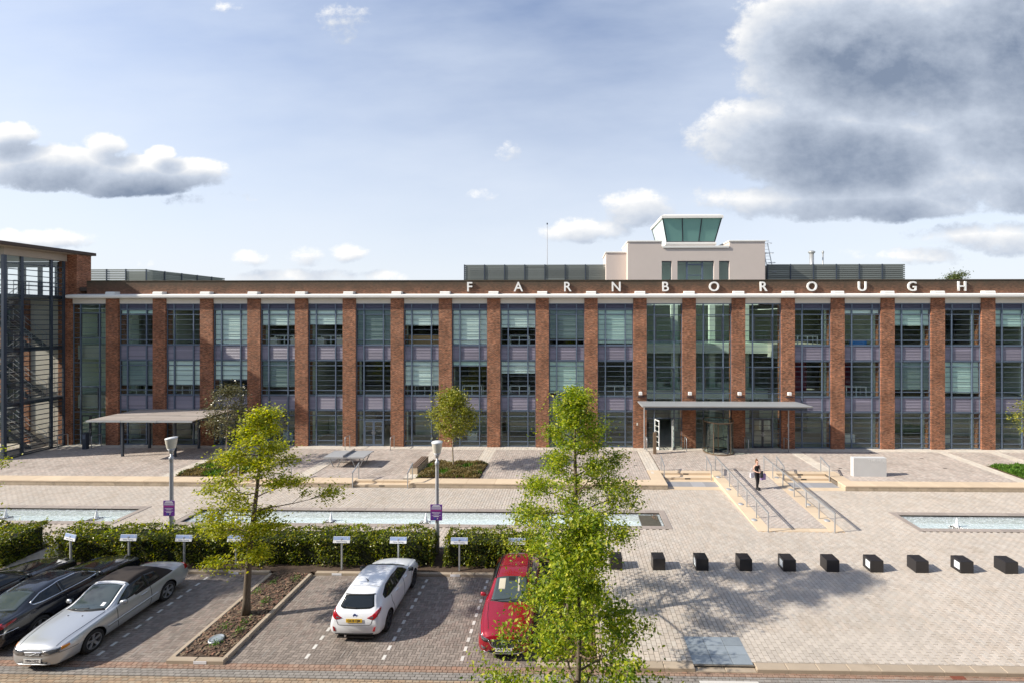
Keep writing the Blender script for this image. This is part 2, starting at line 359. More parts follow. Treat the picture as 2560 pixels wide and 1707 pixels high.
mat('paver', (.50, .44, .375), .85, island=.085, var=.2, vscale=.4, stain=((.33, .27, .205), .8, .54, .55), spec=.3)
mat('paver_pale', (.60, .54, .46), .85, island=.08, var=.10, vscale=.8, spec=.3)
mat('paver_terrace', (.46, .395, .345), .85, island=.14, var=.15, vscale=.6, stain=((.27, .225, .19), .7, .52, .55), spec=.3)
mat('paver_ramp', (.49, .43, .38), .85, island=.1, var=.1, vscale=.8, spec=.3)
mat('block_grey', (.255, .212, .182), .85, island=.2, var=.2, vscale=.8, stain=((.11, .09, .08), .6, .58, .5), spec=.3)
mat('block_grey_light', (.27, .245, .22), .85, island=.12, var=.1, spec=.3)
mat('block_tan', (.34, .255, .175), .85, island=.15, var=.15, vscale=.7, spec=.3)
mat('block_red', (.31, .205, .15), .85, island=.14, var=.1, spec=.3)
mat('block_white', (.62, .60, .56), .8, island=.12, var=.12, vscale=8)
mat('joint', (.10, .085, .07), .95, var=.2, vscale=6)
mat('joint_pale', (.17, .14, .11), .95, var=.3, vscale=1.2)
mat('kerb', (.40, .33, .25), .85, island=.08, var=.18, vscale=2, stain=((.22, .17, .12), 1.1, .55, .6))
mat('stone_cream', (.62, .50, .36), .8, island=.06, var=.12, vscale=1.5, stain=((.42, .33, .23), .9, .6, .4))
mat('stone_wall', (.47, .39, .29), .85, island=.07, var=.25, vscale=2.2, stain=((.22, .18, .13), 1.6, .5, .7))
mat('coping_grey', (.33, .285, .25), .8, island=.1, var=.15, vscale=3, stain=((.19, .16, .14), 1.6, .57, .5))
mat('slab_blue', (.33, .33, .34), .75, island=.13, var=.12, vscale=2.5)
mat('steel_plate', (.33, .37, .40), .5, .35, island=.12, var=.15, vscale=3)
mat('soil', (.075, .048, .032), .95, var=.4, vscale=9, bump=1, bscale=18)
mat('bark_chip', (.17, .105, .065), .9, island=.6)
mat('asphalt', (.05, .05, .05), .9, var=.2)
mat('lawn_far', (.05, .08, .03), .95, var=.3, vscale=.2)
brick_mat('brick', (.315, .108, .050), (.145, .053, .032), (.40, .30, .21))
brick_mat('brick_parapet', (.27, .10, .055), (.17, .065, .04), (.30, .21, .14), moss=True)
brick_mat('brick_tower', (.33, .12, .06), (.22, .075, .042), (.42, .31, .21))
mat('white_render', (.78, .76, .71), .8, var=.06, vscale=1.1, stain=((.52, .48, .42), 1.3, .64, .3))
mat('frieze', (.66, .61, .53), .8, var=.06, vscale=1.5)
mat('render_pink', (.63, .545, .485), .9, var=.05, vscale=.8, bump=.15, bscale=25)
mat('letter_white', (.85, .84, .80), .5)
mat('frame', (.105, .14, .195), .42, .0, var=.06, vscale=3)
mat('frame_dark', (.035, .042, .055), .4, var=.05)
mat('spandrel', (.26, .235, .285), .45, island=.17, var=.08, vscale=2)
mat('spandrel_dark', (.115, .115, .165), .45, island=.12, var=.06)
mat('tower_steel', (.05, .065, .09), .4, .1, var=.05)
mat('screen_slat', (.20, .22, .20), .5, .3, island=.2)
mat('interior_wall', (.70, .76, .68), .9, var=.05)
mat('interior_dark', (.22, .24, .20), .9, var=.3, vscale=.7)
mat('interior_floor', (.36, .35, .31), .8, var=.15)
mat('ceiling', (.75, .78, .73), .9)
mat('blind_white', (.88, .92, .89), .7, island=.07)
mat('blind_green', (.68, .80, .75), .7, island=.1)
mat('blind_dark', (.22, .27, .27), .6, island=.18)
mat('wood', (.42, .25, .12), .5, var=.15, vscale=5)
mat('desk_white', (.8, .82, .8), .5)
mat('red_wall', (.22, .02, .05), .8); mat('blue_panel', (.05, .25, .65), .6); mat('yellow_wall', (.45, .28, .03), .8)
glass_mat('glass', (.89, .985, .945), 1.45, wav=.08, gain=.9)
glass_mat('glass_atrium', (.87, .965, .91), 1.45, wav=.1, gain=.8)
glass_mat('glass_clear', (.90, .95, .93), 1.45)
glass_mat('glass_tower', (.95, .97, .965), 1.4)
glass_mat('glass_lamp', (.92, .89, .80), 1.3)
mat('cab_glass', (.20, .38, .34), .06, 0, spec=.5, coat=.3, var=.06, vscale=.6)
mat('cab_glass_side', (.60, .70, .67), .05, spec=.5)
mat('galvanised', (.50, .52, .54), .42, .75, var=.1, vscale=8)
mat('galvanised_dull', (.42, .43, .44), .6, .3, var=.1, vscale=8)
mat('steel_dark', (.05, .065, .09), .4, .2, var=.05)
mat('canopy_metal', (.40, .42, .43), .5, .3, var=.08, vscale=1.5)
mat('timber_grey', (.36, .31, .27), .8, island=.2, var=.15, vscale=5)
mat('timber_dark', (.22, .165, .125), .8, island=.2, var=.2, vscale=6)
mat('roof_brown', (.085, .062, .05), .9, var=.25, vscale=3)
mat('soffit', (.42, .35, .28), .85, var=.06)
mat('bronze', (.26, .19, .13), .45, .6, var=.1, vscale=3)
mat('granite', (.022, .021, .023), .28, var=.5, vscale=60, spec=.45)
mat('panel_light', (.74, .80, .84), .3, var=.15, vscale=6)
mat('stone_sign', (.58, .58, .57), .75, var=.09, vscale=1.5)
mat('stone_letter', (.68, .68, .67), .8)
mat('lamp_grey', (.44, .44, .45), .5, .2, var=.05)
mat('lamp_white', (.70, .70, .68), .5); mat('lamp_diffuser', (.60, .56, .47), .3, var=.08, vscale=6)
mat('sign_purple', (.13, .03, .27), .45); mat('sign_magenta', (.30, .03, .22), .45); mat('sign_white', (.82, .83, .86), .45); mat('sign_blue', (.33, .43, .68), .4); mat('sign_navy', (.03, .08, .35), .4)
mat('ink', (.05, .05, .07), .6); mat('ink_grey', (.35, .36, .42), .6)
mat('pool_floor', (.80, .87, .86), .5, var=.06, vscale=3)
mat('pool_wall', (.50, .50, .40), .7, var=.2, vscale=4)
mat('wet_stone', (.10, .095, .075), .25, var=.3, vscale=4)
mat('foam', (.93, .95, .96), .5, sheen=0)
mat('drain_black', (.03, .03, .03), .8); mat('rust', (.20, .06, .035), .85, var=.3, vscale=20)
mat('trunk', (.135, .105, .075), .9, var=.3, vscale=9, bump=.6, bscale=30)
mat('trunk_pale', (.36, .29, .21), .85, var=.15, vscale=9)
mat('twig', (.16, .115, .075), .9, var=.2, vscale=8)
leaf_mat('leaf_bright', (.15, .20, .012), (.46, .46, .022), (.62, .55, .05), .45)
leaf_mat('leaf_mid', (.09, .165, .012), (.40, .45, .025), (.62, .57, .09), .45)
leaf_mat('leaf_olive', (.12, .15, .02), (.36, .36, .05), (.56, .50, .13), .35, .35)
leaf_mat('leaf_grey', (.06, .065, .022), (.19, .175, .075), (.33, .30, .17), .2, .3)
leaf_mat('leaf_hedge', (.05, .085, .010), (.23, .25, .02), (.42, .34, .045), .32, .32)
leaf_mat('leaf_far', (.06, .085, .02), (.15, .17, .05), None, .25)
leaf_mat('shrub_green', (.05, .12, .015), (.13, .25, .03), (.2, .3, .05), .3)
leaf_mat('shrub_brown', (.12, .10, .035), (.30, .225, .09), (.42, .33, .17), .25)
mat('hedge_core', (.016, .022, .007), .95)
mat('tyre', (.016, .016, .017), .8, var=.1, vscale=20); mat('rim', (.48, .49, .50), .3, .85); mat('rim_dark', (.10, .10, .11), .35, .7)
mat('paint_white', (.80, .82, .85), .28, coat=.8); mat('paint_silver', (.52, .54, .56), .28, .45, coat=.8); mat('paint_black', (.006, .007, .012), .2, coat=1.0); mat('paint_red', (.32, .004, .018), .26, .25, coat=1.0)
mat('car_glass', (.012, .016, .018), .04, spec=.55); mat('car_glass_pale', (.06, .08, .085), .04, spec=.6)
mat('trim_black', (.012, .012, .013), .5); mat('chrome', (.75, .76, .78), .15, 1); mat('tail_red', (.36, .006, .012), .12, coat=1); mat('head_clear', (.24, .25, .27), .15, .7, coat=1, var=.6, vscale=25); mat('amber', (.75, .26, .01), .15, coat=.6)
mat('grille_bar', (.09, .09, .095), .35, .5)
mat('soft_top', (.030, .022, .019), .9, var=.3, vscale=3); mat('plate_yellow', (.80, .50, .02), .4); mat('plate_white', (.80, .80, .78), .4)
mat('seat_cream', (.55, .50, .40), .8)
mat('skin', (.60, .36, .27), .55); mat('cloth_black', (.012, .012, .014), .85); mat('hair', (.17, .085, .04), .6); mat('cloth_grey', (.05, .05, .055), .9); mat('bag_purple', (.30, .20, .42), .7, var=.3, vscale=25); mat('bag_white', (.68, .66, .72), .7)
mat('chimney', (.5, .5, .48), .4, .6)
def water_mat():
    m = bpy.data.materials.new('water'); m.use_nodes = True; N = m.node_tree.nodes; L = m.node_tree.links; N.clear()
    o = N.new('ShaderNodeOutputMaterial'); t = N.new('ShaderNodeBsdfTransparent'); t.inputs[0].default_value = (.92, .985, .985, 1)
    g = N.new('ShaderNodeBsdfGlossy'); g.inputs['Roughness'].default_value = .05
    geo = N.new('ShaderNodeNewGeometry'); n = N.new('ShaderNodeTexNoise'); n.inputs['Scale'].default_value = 5.5; n.inputs['Detail'].default_value = 3; n.inputs['Distortion'].default_value = .6; L.new(geo.outputs['Position'], n.inputs['Vector'])
    b = N.new('ShaderNodeBump'); b.inputs['Strength'].default_value = .7; b.inputs['Distance'].default_value = .06; L.new(n.outputs[0], b.inputs['Height']); L.new(b.outputs[0], g.inputs['Normal'])
    f = schlick(N, L, .02, 1.0, b.outputs[0])
    # white diffuse mixed into all the water, most along a cell net
    v = N.new('ShaderNodeTexVoronoi'); v.feature = 'DISTANCE_TO_EDGE'; v.inputs['Scale'].default_value = 3.2; v.inputs['Randomness'].default_value = 1
    ds = N.new('ShaderNodeVectorMath'); ds.operation = 'ADD'; n2 = N.new('ShaderNodeTexNoise'); n2.inputs['Scale'].default_value = 4; L.new(geo.outputs['Position'], n2.inputs['Vector']); L.new(n2.outputs['Color'], ds.inputs[0]); L.new(geo.outputs['Position'], ds.inputs[1]); L.new(ds.outputs[0], v.inputs['Vector'])
    mr = N.new('ShaderNodeMapRange'); mr.inputs[1].default_value = 0; mr.inputs[2].default_value = .09; mr.inputs[3].default_value = .80; mr.inputs[4].default_value = .40; L.new(v.outputs['Distance'], mr.inputs[0])
    d = N.new('ShaderNodeBsdfDiffuse'); d.inputs[0].default_value = (.80, .87, .885, 1)
    x0 = N.new('ShaderNodeMixShader'); L.new(mr.outputs[0], x0.inputs[0]); L.new(t.outputs[0], x0.inputs[1]); L.new(d.outputs[0], x0.inputs[2])
    x = N.new('ShaderNodeMixShader'); L.new(f, x.inputs[0]); L.new(x0.outputs[0], x.inputs[1]); L.new(g.outputs[0], x.inputs[2]); L.new(x.outputs[0], o.inputs[0])
    M['water'] = m
water_mat()
# ------------------------------------------------------------------ ground, paving, pools
PZ, TZ = .12, .42                                   # levels: lower plaza, upper terrace (car park is 0)
def struct(name, mb, m, parent=None): 
    o = mb.build(name, M[m], parent)
    if parent is None: o['kind'] = 'structure'
    return o
struct('ground', MB().quad((-900,-600,-.42),(900,-600,-.42),(900,1500,-.42),(-900,1500,-.42)), 'lawn_far')
def bond(x0, x1, y0, y1, w=.16, l=.24):
    """running bond, courses along Y: arrays of piece rectangles clipped to the region"""
    out = []
    for i in range(math.floor(x0/w), math.ceil(x1/w)):
        a, b = max(i*w, x0), min(i*w+w, x1)
        if b-a < .03: continue
        o = (i % 2)*l/2
        j = np.arange(math.floor((y0-o)/l), math.ceil((y1-o)/l)+1)
        c = np.maximum(j*l+o, y0); d = np.minimum(j*l+o+l, y1); k = d-c > .03
        out.append(np.stack([np.full(k.sum(), a), np.full(k.sum(), b), c[k], d[k]], 1))
    return np.concatenate(out)
def bond_x(x0, x1, y0, y1, w=.1, l=.2):             # courses along X
    r = bond(y0, y1, x0, x1, w, l); return r[:, [2, 3, 0, 1]]
def herring(x0, x1, y0, y1, w=.1):
    out = []
    for b in range(math.floor(y0/w)-1, math.ceil(y1/w)+1):
        for a in range(math.floor(x0/w)-1, math.ceil(x1/w)+1):
            c = (a-b) % 4
            if c == 0: q = (a*w, a*w+2*w, b*w, b*w+w)
            elif c == 3: q = (a*w, a*w+w, b*w, b*w+2*w)
            else: continue
            q = (max(q[0], x0), min(q[1], x1), max(q[2], y0), min(q[3], y1))
            if q[1]-q[0] > .02 and q[3]-q[2] > .02: out.append(q)
    return np.array(out)
def minus(r, holes):
    cx = (r[:,0]+r[:,1])/2; cy = (r[:,2]+r[:,3])/2; k = np.ones(len(r), bool)
    for a, b, c, d in holes: k &= ~((cx > a) & (cx < b) & (cy > c) & (cy < d))
    return r[k]
def piece_arrays(r, z, h=.03, j=.005, bev=.004, jit=.0016):
    n = len(r); a, b, c, d = r[:,0]+j, r[:,1]-j, r[:,2]+j, r[:,3]-j
    Z = z(0.5*(r[:,0]+r[:,1]), .5*(r[:,2]+r[:,3])) if callable(z) else np.full(n, z)
    Zt = Z+rng.normal(0, jit, n)
    V = np.zeros((n, 8, 3))
    for i, (x, y) in enumerate(((a,c),(b,c),(b,d),(a,d))):
        V[:,i,0] = x; V[:,i,1] = y; V[:,i,2] = Z-h
    for i, (x, y) in enumerate(((a+bev,c+bev),(b-bev,c+bev),(b-bev,d-bev),(a+bev,d-bev))):
        V[:,4+i,0] = x; V[:,4+i,1] = y; V[:,4+i,2] = Zt
    f = np.array([(4,5,6,7),(0,1,5,4),(1,2,6,5),(2,3,7,6),(3,0,4,7)])
    F = (np.arange(n)[:,None,None]*8+f[None]).reshape(-1, 4)
    return V.reshape(-1, 3), F
def lay(name, r, z, m, parent, single=0, keep=None, h=.03, **k):
    """lay pieces: those that show largest as objects of their own, the rest as one part"""
    if single:
        cx = (r[:,0]+r[:,1])/2; cy = (r[:,2]+r[:,3])/2; sc = np.where(keep(cx, cy), cy, 1e6)
        order = np.argsort(sc, kind='stable')[:single]; order = order[sc[order] < 1e5]
        mask = np.ones(len(r), bool); mask[order] = False; cache = {}
        pl = wloc(parent)
        for i in order:
            w, l = round(r[i,1]-r[i,0], 3), round(r[i,3]-r[i,2], 3)
            if (w, l) not in cache:
                V, F = piece_arrays(np.array([[-w/2, w/2, -l/2, l/2]]), 0., h, **{**k, 'jit': 0})
                me = bpy.data.meshes.new(name); me.from_pydata(V.tolist(), [], F.tolist()); me.materials.append(M[m]); cache[(w, l)] = me
            o = bpy.data.objects.new(name, cache[(w, l)]); col.objects.link(o); o.parent = parent
            o.location = Vector((cx[i], cy[i], (z if not callable(z) else float(z(cx[i], cy[i])))+random.gauss(0, .0016)))-pl
        r = r[mask]
    V, F = piece_arrays(r, z, h, **k)
    return np_mesh(name+'s', V, F, M[m], parent, 'stuff', off=wloc(parent))

POOLS = [(-44, -23.15, 22.75, 24.95), (-20.25, 5.0, 22.75, 24.95), (16.95, 44, 22.75, 24.95)]
RAMP = (9.15, 13.3, 22.6, 30.6)
# lower plaza
plaza = MB()
for a, b, c, d in [(-48, .95, 25, 28.2), (-48, .95, 20.7, 22.7), (.95, 46, 13.86, 22.7), (.95, 46, 25, 28.2), (-23.15, -20.25, 22.7, 25), (5, 16.95, 22.7, 25), (-23.75, -22.25, 18.6, 20.7), (5.85, 9.1, 28.2, 29.8), (13.3, 16.5, 28.2, 29.8)]:
    plaza.quad((a,c,PZ-.022),(b,c,PZ-.022),(b,d,PZ-.022),(a,d,PZ-.022))
plaza = plaza.build('plaza', M['joint_pale']); tag(plaza, kind='structure')
PANEL = (3.66, 5.46, 13.9, 15.1)
P = np.concatenate([bond(-46, .96, 20.7, 28.0), bond(.96, 42, 14.0, 28.0), bond(-23.75, -22.25, 18.6, 20.7), bond(5.85, 16.5, 28.0, 28.0+.01) if 0 else np.zeros((0,4))])
P = minus(P, POOLS+[RAMP, PANEL])
lay('paver', P, PZ, 'paver', plaza, 300, lambda x, y: (x > 4.0) & (x < 12.5))
# steel access cover in the front of the plaza, in nine plates
cover = empty('access_cover', (4.56, 14.5, PZ), 'blue-grey steel access cover of nine plates set in the paving', 'cover')
for i in range(3):
    for j in range(3):
        w, l = (PANEL[1]-PANEL[0])/3, (PANEL[3]-PANEL[2])/3
        a, c = PANEL[0]+i*w, PANEL[2]+j*l
        q = MB().bbox(a+.006, a+w-.006, c+.006, c+l-.006, PZ-.03, PZ+.006, .004)
        for k in range(7):
            for n in range(5):
                if (i+j) % 2 == 0 or j == 0:
                    x, y = a+.06+k*(w-.12)/6, c+.05+n*(l-.1)/4; q.add([(x-.014,y,PZ+.006),(x,y-.014,PZ+.006),(x+.014,y,PZ+.006),(x,y+.014,PZ+.006),(x,y,PZ+.012)],[(0,1,4),(1,2,4),(2,3,4),(3,0,4)])
        q.build('plate', M['steel_plate'], cover)
# kerb along the front of the plaza
kerb = empty('plaza_kerb', (0, 13.8, 0)); tag(kerb, kind='structure')
x = .95
while x < 42:
    b = min(x+.91, 42); drop = .085 if 3.2 < x+.4 < 5.9 else 0
    MB().bbox(x+.004, b-.004, 13.72, 13.995, -.1, PZ-drop+.006, .018).build('kerb_stone', M['kerb'], kerb); x = b
# car park and road
park = MB().quad((-34,13.8,-.022),(.9,13.8,-.022),(.9,18.7,-.022),(-34,18.7,-.022)).build('car_park', M['joint']); tag(park, kind='structure')
BEDS = [(-12.32, -10.55), (-1.05, .95), (-23.7, -21.95)]
lay('block', minus(herring(-32, -1.06, 13.82, 18.6), [(-12.32, -10.55, 13, 19), (-23.7, -21.95, 13, 19)]), 0, 'block_grey', park, 300, lambda x, y: (x > -10.4) & (x < -3.4), j=.0035, bev=.003)
road = MB().quad((-60,4,-.026),(60,4,-.026),(60,13.86,-.026),(-60,13.86,-.026)).build('road', M['joint']); tag(road, kind='structure')
lay('gutter_block', bond_x(-26, 30, 13.58, 13.82, .24, .16), 0, 'block_red', road, 120, lambda x, y: (x > -12) & (x < 8), jit=.002)
lay('border_block', bond_x(-26, 30, 13.28, 13.58, .1, .2), -.004, 'block_grey_light', road, 160, lambda x, y: (x > -14) & (x < -2))
lay('road_block', bond_x(-26, 30, 11.4, 13.28, .1, .2), -.004, 'block_tan', road)
MB().quad((3.7,13.0,.004),(5.4,13.0,.004),(5.4,13.41,.004),(3.7,13.41,.004)).build('road_marking', M['block_white'], road)
MB().box(11.1, 11.5, 13.6, 13.82, -.01, .008).build('drain_grate', M['rust'], road)
# white dashes between the bays
for X in (-3.36, -5.8, -8.2, -14.76, -17.18, -19.6):
    y = 14.05
    while y < 18.4:
        MB().bbox(X-.05, X+.05, y, y+.2, -.02, .004, .003).build('white_block', M['block_white'], park); y += .415
for X in (-9.5, -7.05, -4.6, -13.6):           # worn bay numbers
    for dx in (-.12, .1): MB().quad((X+dx,14.1,.0035),(X+dx+.035,14.1,.0035),(X+dx+.035,14.42,.0035),(X+dx,14.42,.0035)).build('worn_marking', M['block_grey_light'], park)
# kerbs of the bays
def kerb_run(name, label, pts, w=.15, h=.12, parent=None):
    """straight kerb stones from point to point"""
    e = parent or empty(name, (pts[0][0], pts[0][1], 0), label, 'kerb')
    for (ax, ay), (bx, by) in zip(pts, pts[1:]):
        n = max(1, round(math.hypot(bx-ax, by-ay)/.91))
        for i in range(n):
            x0, y0, x1, y1 = ax+(bx-ax)*i/n, ay+(by-ay)*i/n, ax+(bx-ax)*(i+1)/n, ay+(by-ay)*(i+1)/n
            if abs(by-ay) > abs(bx-ax): MB().bbox(x0-w/2, x0+w/2, min(y0,y1)+.004, max(y0,y1)-.004, -.1, h, .02).build('kerb_stone', M['kerb'], e)
            else: MB().bbox(min(x0,x1)+.004, max(x0,x1)-.004, y0-w/2, y0+w/2, -.1, h, .02).build('kerb_stone', M['kerb'], e)
    return e
back = kerb_run('bay_kerb', 'long buff kerb along the foot of the hedges', [(-21.95, 18.68), (-12.39, 18.68)])
kerb_run('', '', [(-10.48, 18.68), (-1.12, 18.68)], parent=back)
for i, X in enumerate((-20.9, -18.45, -16, -13.85, -9.58, -7.1, -4.72)):      # small name plates on the kerb face
    MB().box(X-.2, X+.2, 18.595, 18.603, .015, .10).build('name_plate', M['sign_white'], back)
def tree_bed(a, b, label):
    e = empty('tree_bed', ((a+b)/2, 16.1, 0), label, 'planting bed')
    kerb_run('', '', [(a+.075, 18.55), (a+.075, 13.92)], parent=e); kerb_run('', '', [(b-.075, 18.55), (b-.075, 13.92)], parent=e); kerb_run('', '', [(a, 13.83), (b, 13.83)], parent=e, w=.17)
    q = MB(); nx, ny = 10, 26; vs = []
    for j in range(ny+1):
        for i in range(nx+1):
            u, w = i/nx, j/ny; vs.append((a+.15+u*(b-a-.3), 13.91+w*5.2, .075+.05*math.sin(math.pi*u)+random.gauss(0, .008)))
    q.add(vs, [(j*(nx+1)+i, j*(nx+1)+i+1, (j+1)*(nx+1)+i+1, (j+1)*(nx+1)+i) for j in range(ny) for i in range(nx)])
    q.build('soil', M['soil'], e, smooth=True)
    n = 1500; cx = rng.uniform(a+.17, b-.17, n); cy = rng.uniform(13.95, 18.55, n); cz = .1+.045*np.sin(math.pi*(cx-a)/(b-a)); an = rng.uniform(0, 6.28, n); L = rng.uniform(.02, .06, n); W = L*.45
    ca, sa = np.cos(an), np.sin(an); V = np.zeros((n, 4, 3))
    for i, (p, q_) in enumerate(((-1,-1),(1,-1),(1,1),(-1,1))):
        V[:,i,0] = cx+ca*L*p-sa*W*q_; V[:,i,1] = cy+sa*L*p+ca*W*q_; V[:,i,2] = cz+rng.uniform(-.008, .014, n)
    np_mesh('bark_chips', V.reshape(-1,3), np.arange(n*4).reshape(n,4), M['bark_chip'], e, 'stuff', off=wloc(e))
    return e
bedA = tree_bed(*BEDS[0], 'kerbed bark bed with the leaning tree between the convertible and the white hatchback')
bedB = tree_bed(*BEDS[1], 'kerbed bark bed beside the red car')
bedC = tree_bed(*BEDS[2], 'kerbed bark bed past the black cars')
MB().box(-11.47, -11.07, 13.737, 13.745, .015, .10).build('name_plate', M['sign_white'], bedA)
vent = empty('ground_vent', (-11.45, 14.62, .1), 'round steel vent cap lying in the bark bed', 'vent')
MB().lathe([(.0, .17), (.16, .17), (.19, .19), (.215, .19), (.22, .17), (.22, .08)], (-11.45, 14.62, 0), 20, cap=False).build('vent_rim', M['galvanised'], vent, True)
MB().lathe([(0, .178), (.15, .178)], (-11.45, 14.62, 0), 20, cap=False).build('vent_lid', M['steel_plate'], vent)
# soil strip under the hedges
soil = MB().box(-21.95, -1.1, 18.76, 20.75, -.1, .075).build('hedge_bed', M['soil']); tag(soil, kind='structure')
MB().box(-34, -23.8, 18.4, 20.75, -.1, .075).build('soil_strip', M['soil'], soil)
# pools
def pool(i, label):
    a, b, c, d = POOLS[i]; e = empty('reflecting_pool', ((a+b)/2, c, PZ), label, 'pool', None)
    cw = .31; wz = .04
    MB().box(a, b, c, d, -.36, -.30).build('pool_floor', M['pool_floor'], e)
    w = MB().box(a+cw-.2, b-cw+.2, c+cw-.2, c+cw, -.3, PZ-.02).box(a+cw-.2, b-cw+.2, d-cw, d-cw+.2, -.3, PZ-.02).box(a+cw-.2, a+cw, c+cw, d-cw, -.3, PZ-.02).box(b-cw, b-cw+.2, c+cw, d-cw, -.3, PZ-.02)
    w.build('pool_wall', M['pool_wall'], e)
    MB().quad((a+cw,c+cw,wz),(b-cw,c+cw,wz),(b-cw,d-cw,wz),(a+cw,d-cw,wz)).build('water', M['water'], e)
    n = max(2, round((b-a)/1.0))
    for k in range(n):
        x0, x1 = a+(b-a)*k/n, a+(b-a)*(k+1)/n
        for y0, y1 in ((c, c+cw), (d-cw, d)):
            u0, u1 = (x0 if k else a+cw), (x1 if k < n-1 else b-cw)
            MB().bbox(u0+.004, u1-.004, y0, y1, PZ-.16, PZ+.022, .008).build('coping_stone', M['coping_grey'], e)
    for xx in (a, b-cw):
        for y0, y1 in ((c, (c+d)/2), ((c+d)/2, d)): MB().bbox(xx, xx+cw, y0+.004, y1-.004, PZ-.16, PZ+.022, .008).build('coping_stone', M['coping_grey'], e)
    return e
pool(0, 'shallow blue pool ending beside the lamp post nearest the glass stair tower')
p1 = pool(1, 'long shallow blue pool in the middle, behind the hedges')
pool(2, 'shallow blue pool in front of the stone sign')
MB().box(3.55, 4.55, 23.18, 24.52, -.12, .05).build('weir_shelf', M['wet_stone'], p1)
leaf = MB()
for k in range(40):
    x, y, r = 4.35+random.gauss(0, .08), 24.2+random.gauss(0, .2), random.uniform(.03, .06); t = random.uniform(0, 3)
    leaf.quad((x-r*math.cos(t),y-r*math.sin(t),.06),(x+r*math.sin(t)*.5,y-r*math.cos(t)*.5,.065),(x+r*math.cos(t),y+r*math.sin(t),.07),(x-r*math.sin(t)*.5,y+r*math.cos(t)*.5,.06))
tag(leaf.build('fallen_leaves', M['bark_chip']), 'brown fallen leaves in the corner of the pool', 'leaves', kind='stuff')
def jet(x, y, label):
    e = empty('fountain_jet', (x, y, -.3), label, 'fountain', 'jets in the pools')
    MB().box(x-.30, x+.22, y-.32, y+.16, -.30, .045).build('nozzle_box', M['wet_stone'], e)
    q = MB(); h = .5
    prof = [(.10, .035), (.085, .1), (.062, .2), (.05, .3), (.034, h*.85), (.012, h)]
    q.lathe(prof, (x, y, 0), 12)
    j = q.build('water_jet', M['foam'], e, True)
    for v in j.data.vertices: v.co.x += random.gauss(0, .007); v.co.y += random.gauss(0, .007)
    f = MB()
    for k in range(60):
        t = random.uniform(0, 6.28); r = abs(random.gauss(.0, .17))+.06; s = random.uniform(.012, .035); px, py = x+r*math.cos(t), y+r*math.sin(t)*.7; pz = .036+random.uniform(0, .05)*(1-r)
        f.add([(px-s,py,pz),(px,py-s,pz),(px+s,py,pz),(px,py+s,pz),(px,py,pz+s)],[(0,1,4),(1,2,4),(2,3,4),(3,0,4)])
    f.build('foam', M['foam'], e); return e
for x, lb in ((-29.7, 'second'), (-24.85, 'first')): jet(x, 23.6, 'white water jet, %s from the lamp post, in the pool ending beside it' % lb)
for i, x in enumerate((-17.3, -12.4, -7.47, -2.6)): jet(x, 23.5, 'white water jet in the long middle pool, %s counted from its shelter end' % ORD[i])
for x, lb in ((19.33, 'white water jet in the pool straight before the stone sign'), (24.3, 'white water jet in the pool beyond the stone sign')): jet(x, 23.45, lb)
# upper terrace
TH = [(-25.35, -21.35, 28.85, 32.35), (-9.85, -5.75, 28.8, 32.0), (28.3, 32.5, 28.85, 31.95)]
SEG = [(-48, -21.2), (-17.6, -13.45), (-9.95, 5.85), (16.5, 46)]
GAPS = [(-21.2, -17.6), (-13.45, -9.95)]
ter = MB()
for a, b in SEG: ter.box(a, b, 28.85, 36.6, -.2, TZ-.022)
for a, b in GAPS: ter.box(a, b, 28.6, 36.6, -.2, TZ-.022)
ter.box(5.85, 16.5, 30.65, 36.6, -.2, TZ-.022)
ter = ter.build('terrace', M['joint_pale']); tag(ter, kind='structure')
bands = [(-6.7, -5.75), (-10.6, -9.85), (5.0, 5.85), (16.5, 17.35), (27.5, 28.3), (31.4, 32.2), (-26.3, -25.4), (-17.6, -16.7)]
T = np.concatenate([bond(-46, 42, 28.85, 35.2), bond(-21.2, -17.6, 28.6, 28.85), bond(-13.45, -9.95, 28.6, 28.85)])
T = minus(T, TH+[(5.85, 16.5, 28, 30.66)]+[(a, b, 28, 35.2) for a, b in bands])
lay('paver', T, TZ, 'paver_terrace', ter)
B = np.concatenate([bond(-46, 42, 35.2, 36.2, .24, .3)]+[bond(a, b, 28.85, 35.2, .2, .4) for a, b in bands]); B = minus(B, TH)
lay('pale_paver', B, TZ, 'paver_pale', ter)
def tcoping(x0, x1, y0, y1, along='x', l=1.83):
    L = (x1-x0) if along == 'x' else (y1-y0); n = max(1, round(L/l))
    for i in range(n):
        if along == 'x': MB().bbox(x0+L*i/n+.003, x0+L*(i+1)/n-.003, y0, y1, TZ-.07, TZ+.004, .008).build('coping_stone', M['stone_cream'], ter)
        else: MB().bbox(x0, x1, y0+L*i/n+.003, y0+L*(i+1)/n-.003, TZ-.07, TZ+.004, .008).build('coping_stone', M['stone_cream'], ter)
for a, b in SEG:
    n = max(1, round((b-a)/1.83))
    for i in range(n): MB().box(a+(b-a)*i/n+.002, a+(b-a)*(i+1)/n-.002, 28.02, 28.84, -.1, TZ-.07).build('wall_stone', M['stone_wall'], ter)
    tcoping(a, b, 28.0, 28.85)
for x0, x1 in ((5.0, 5.85), (16.5, 17.35)):
    MB().box(x0+.01, x1-.012, 28.86, 30.66, -.1, TZ-.07).build('wall_stone', M['stone_wall'], ter); tcoping(x0, x1, 28.85, 30.66, 'y')
for a, b in GAPS:
    for k, (y0, z) in enumerate(((28.12, .27), (28.42, TZ))):
        n = 2
        for i in range(n): MB().bbox(a+(b-a)*i/n+.003, a+(b-a)*(i+1)/n-.003, y0, 28.62 if k else 28.5, -.1, z, .01).build('step', M['stone_cream'], ter)
    MB().box((a+b)/2-.15, (a+b)/2+.2, 28.115, 28.125, .16, .22).build('step_light', M['drain_black'], ter)
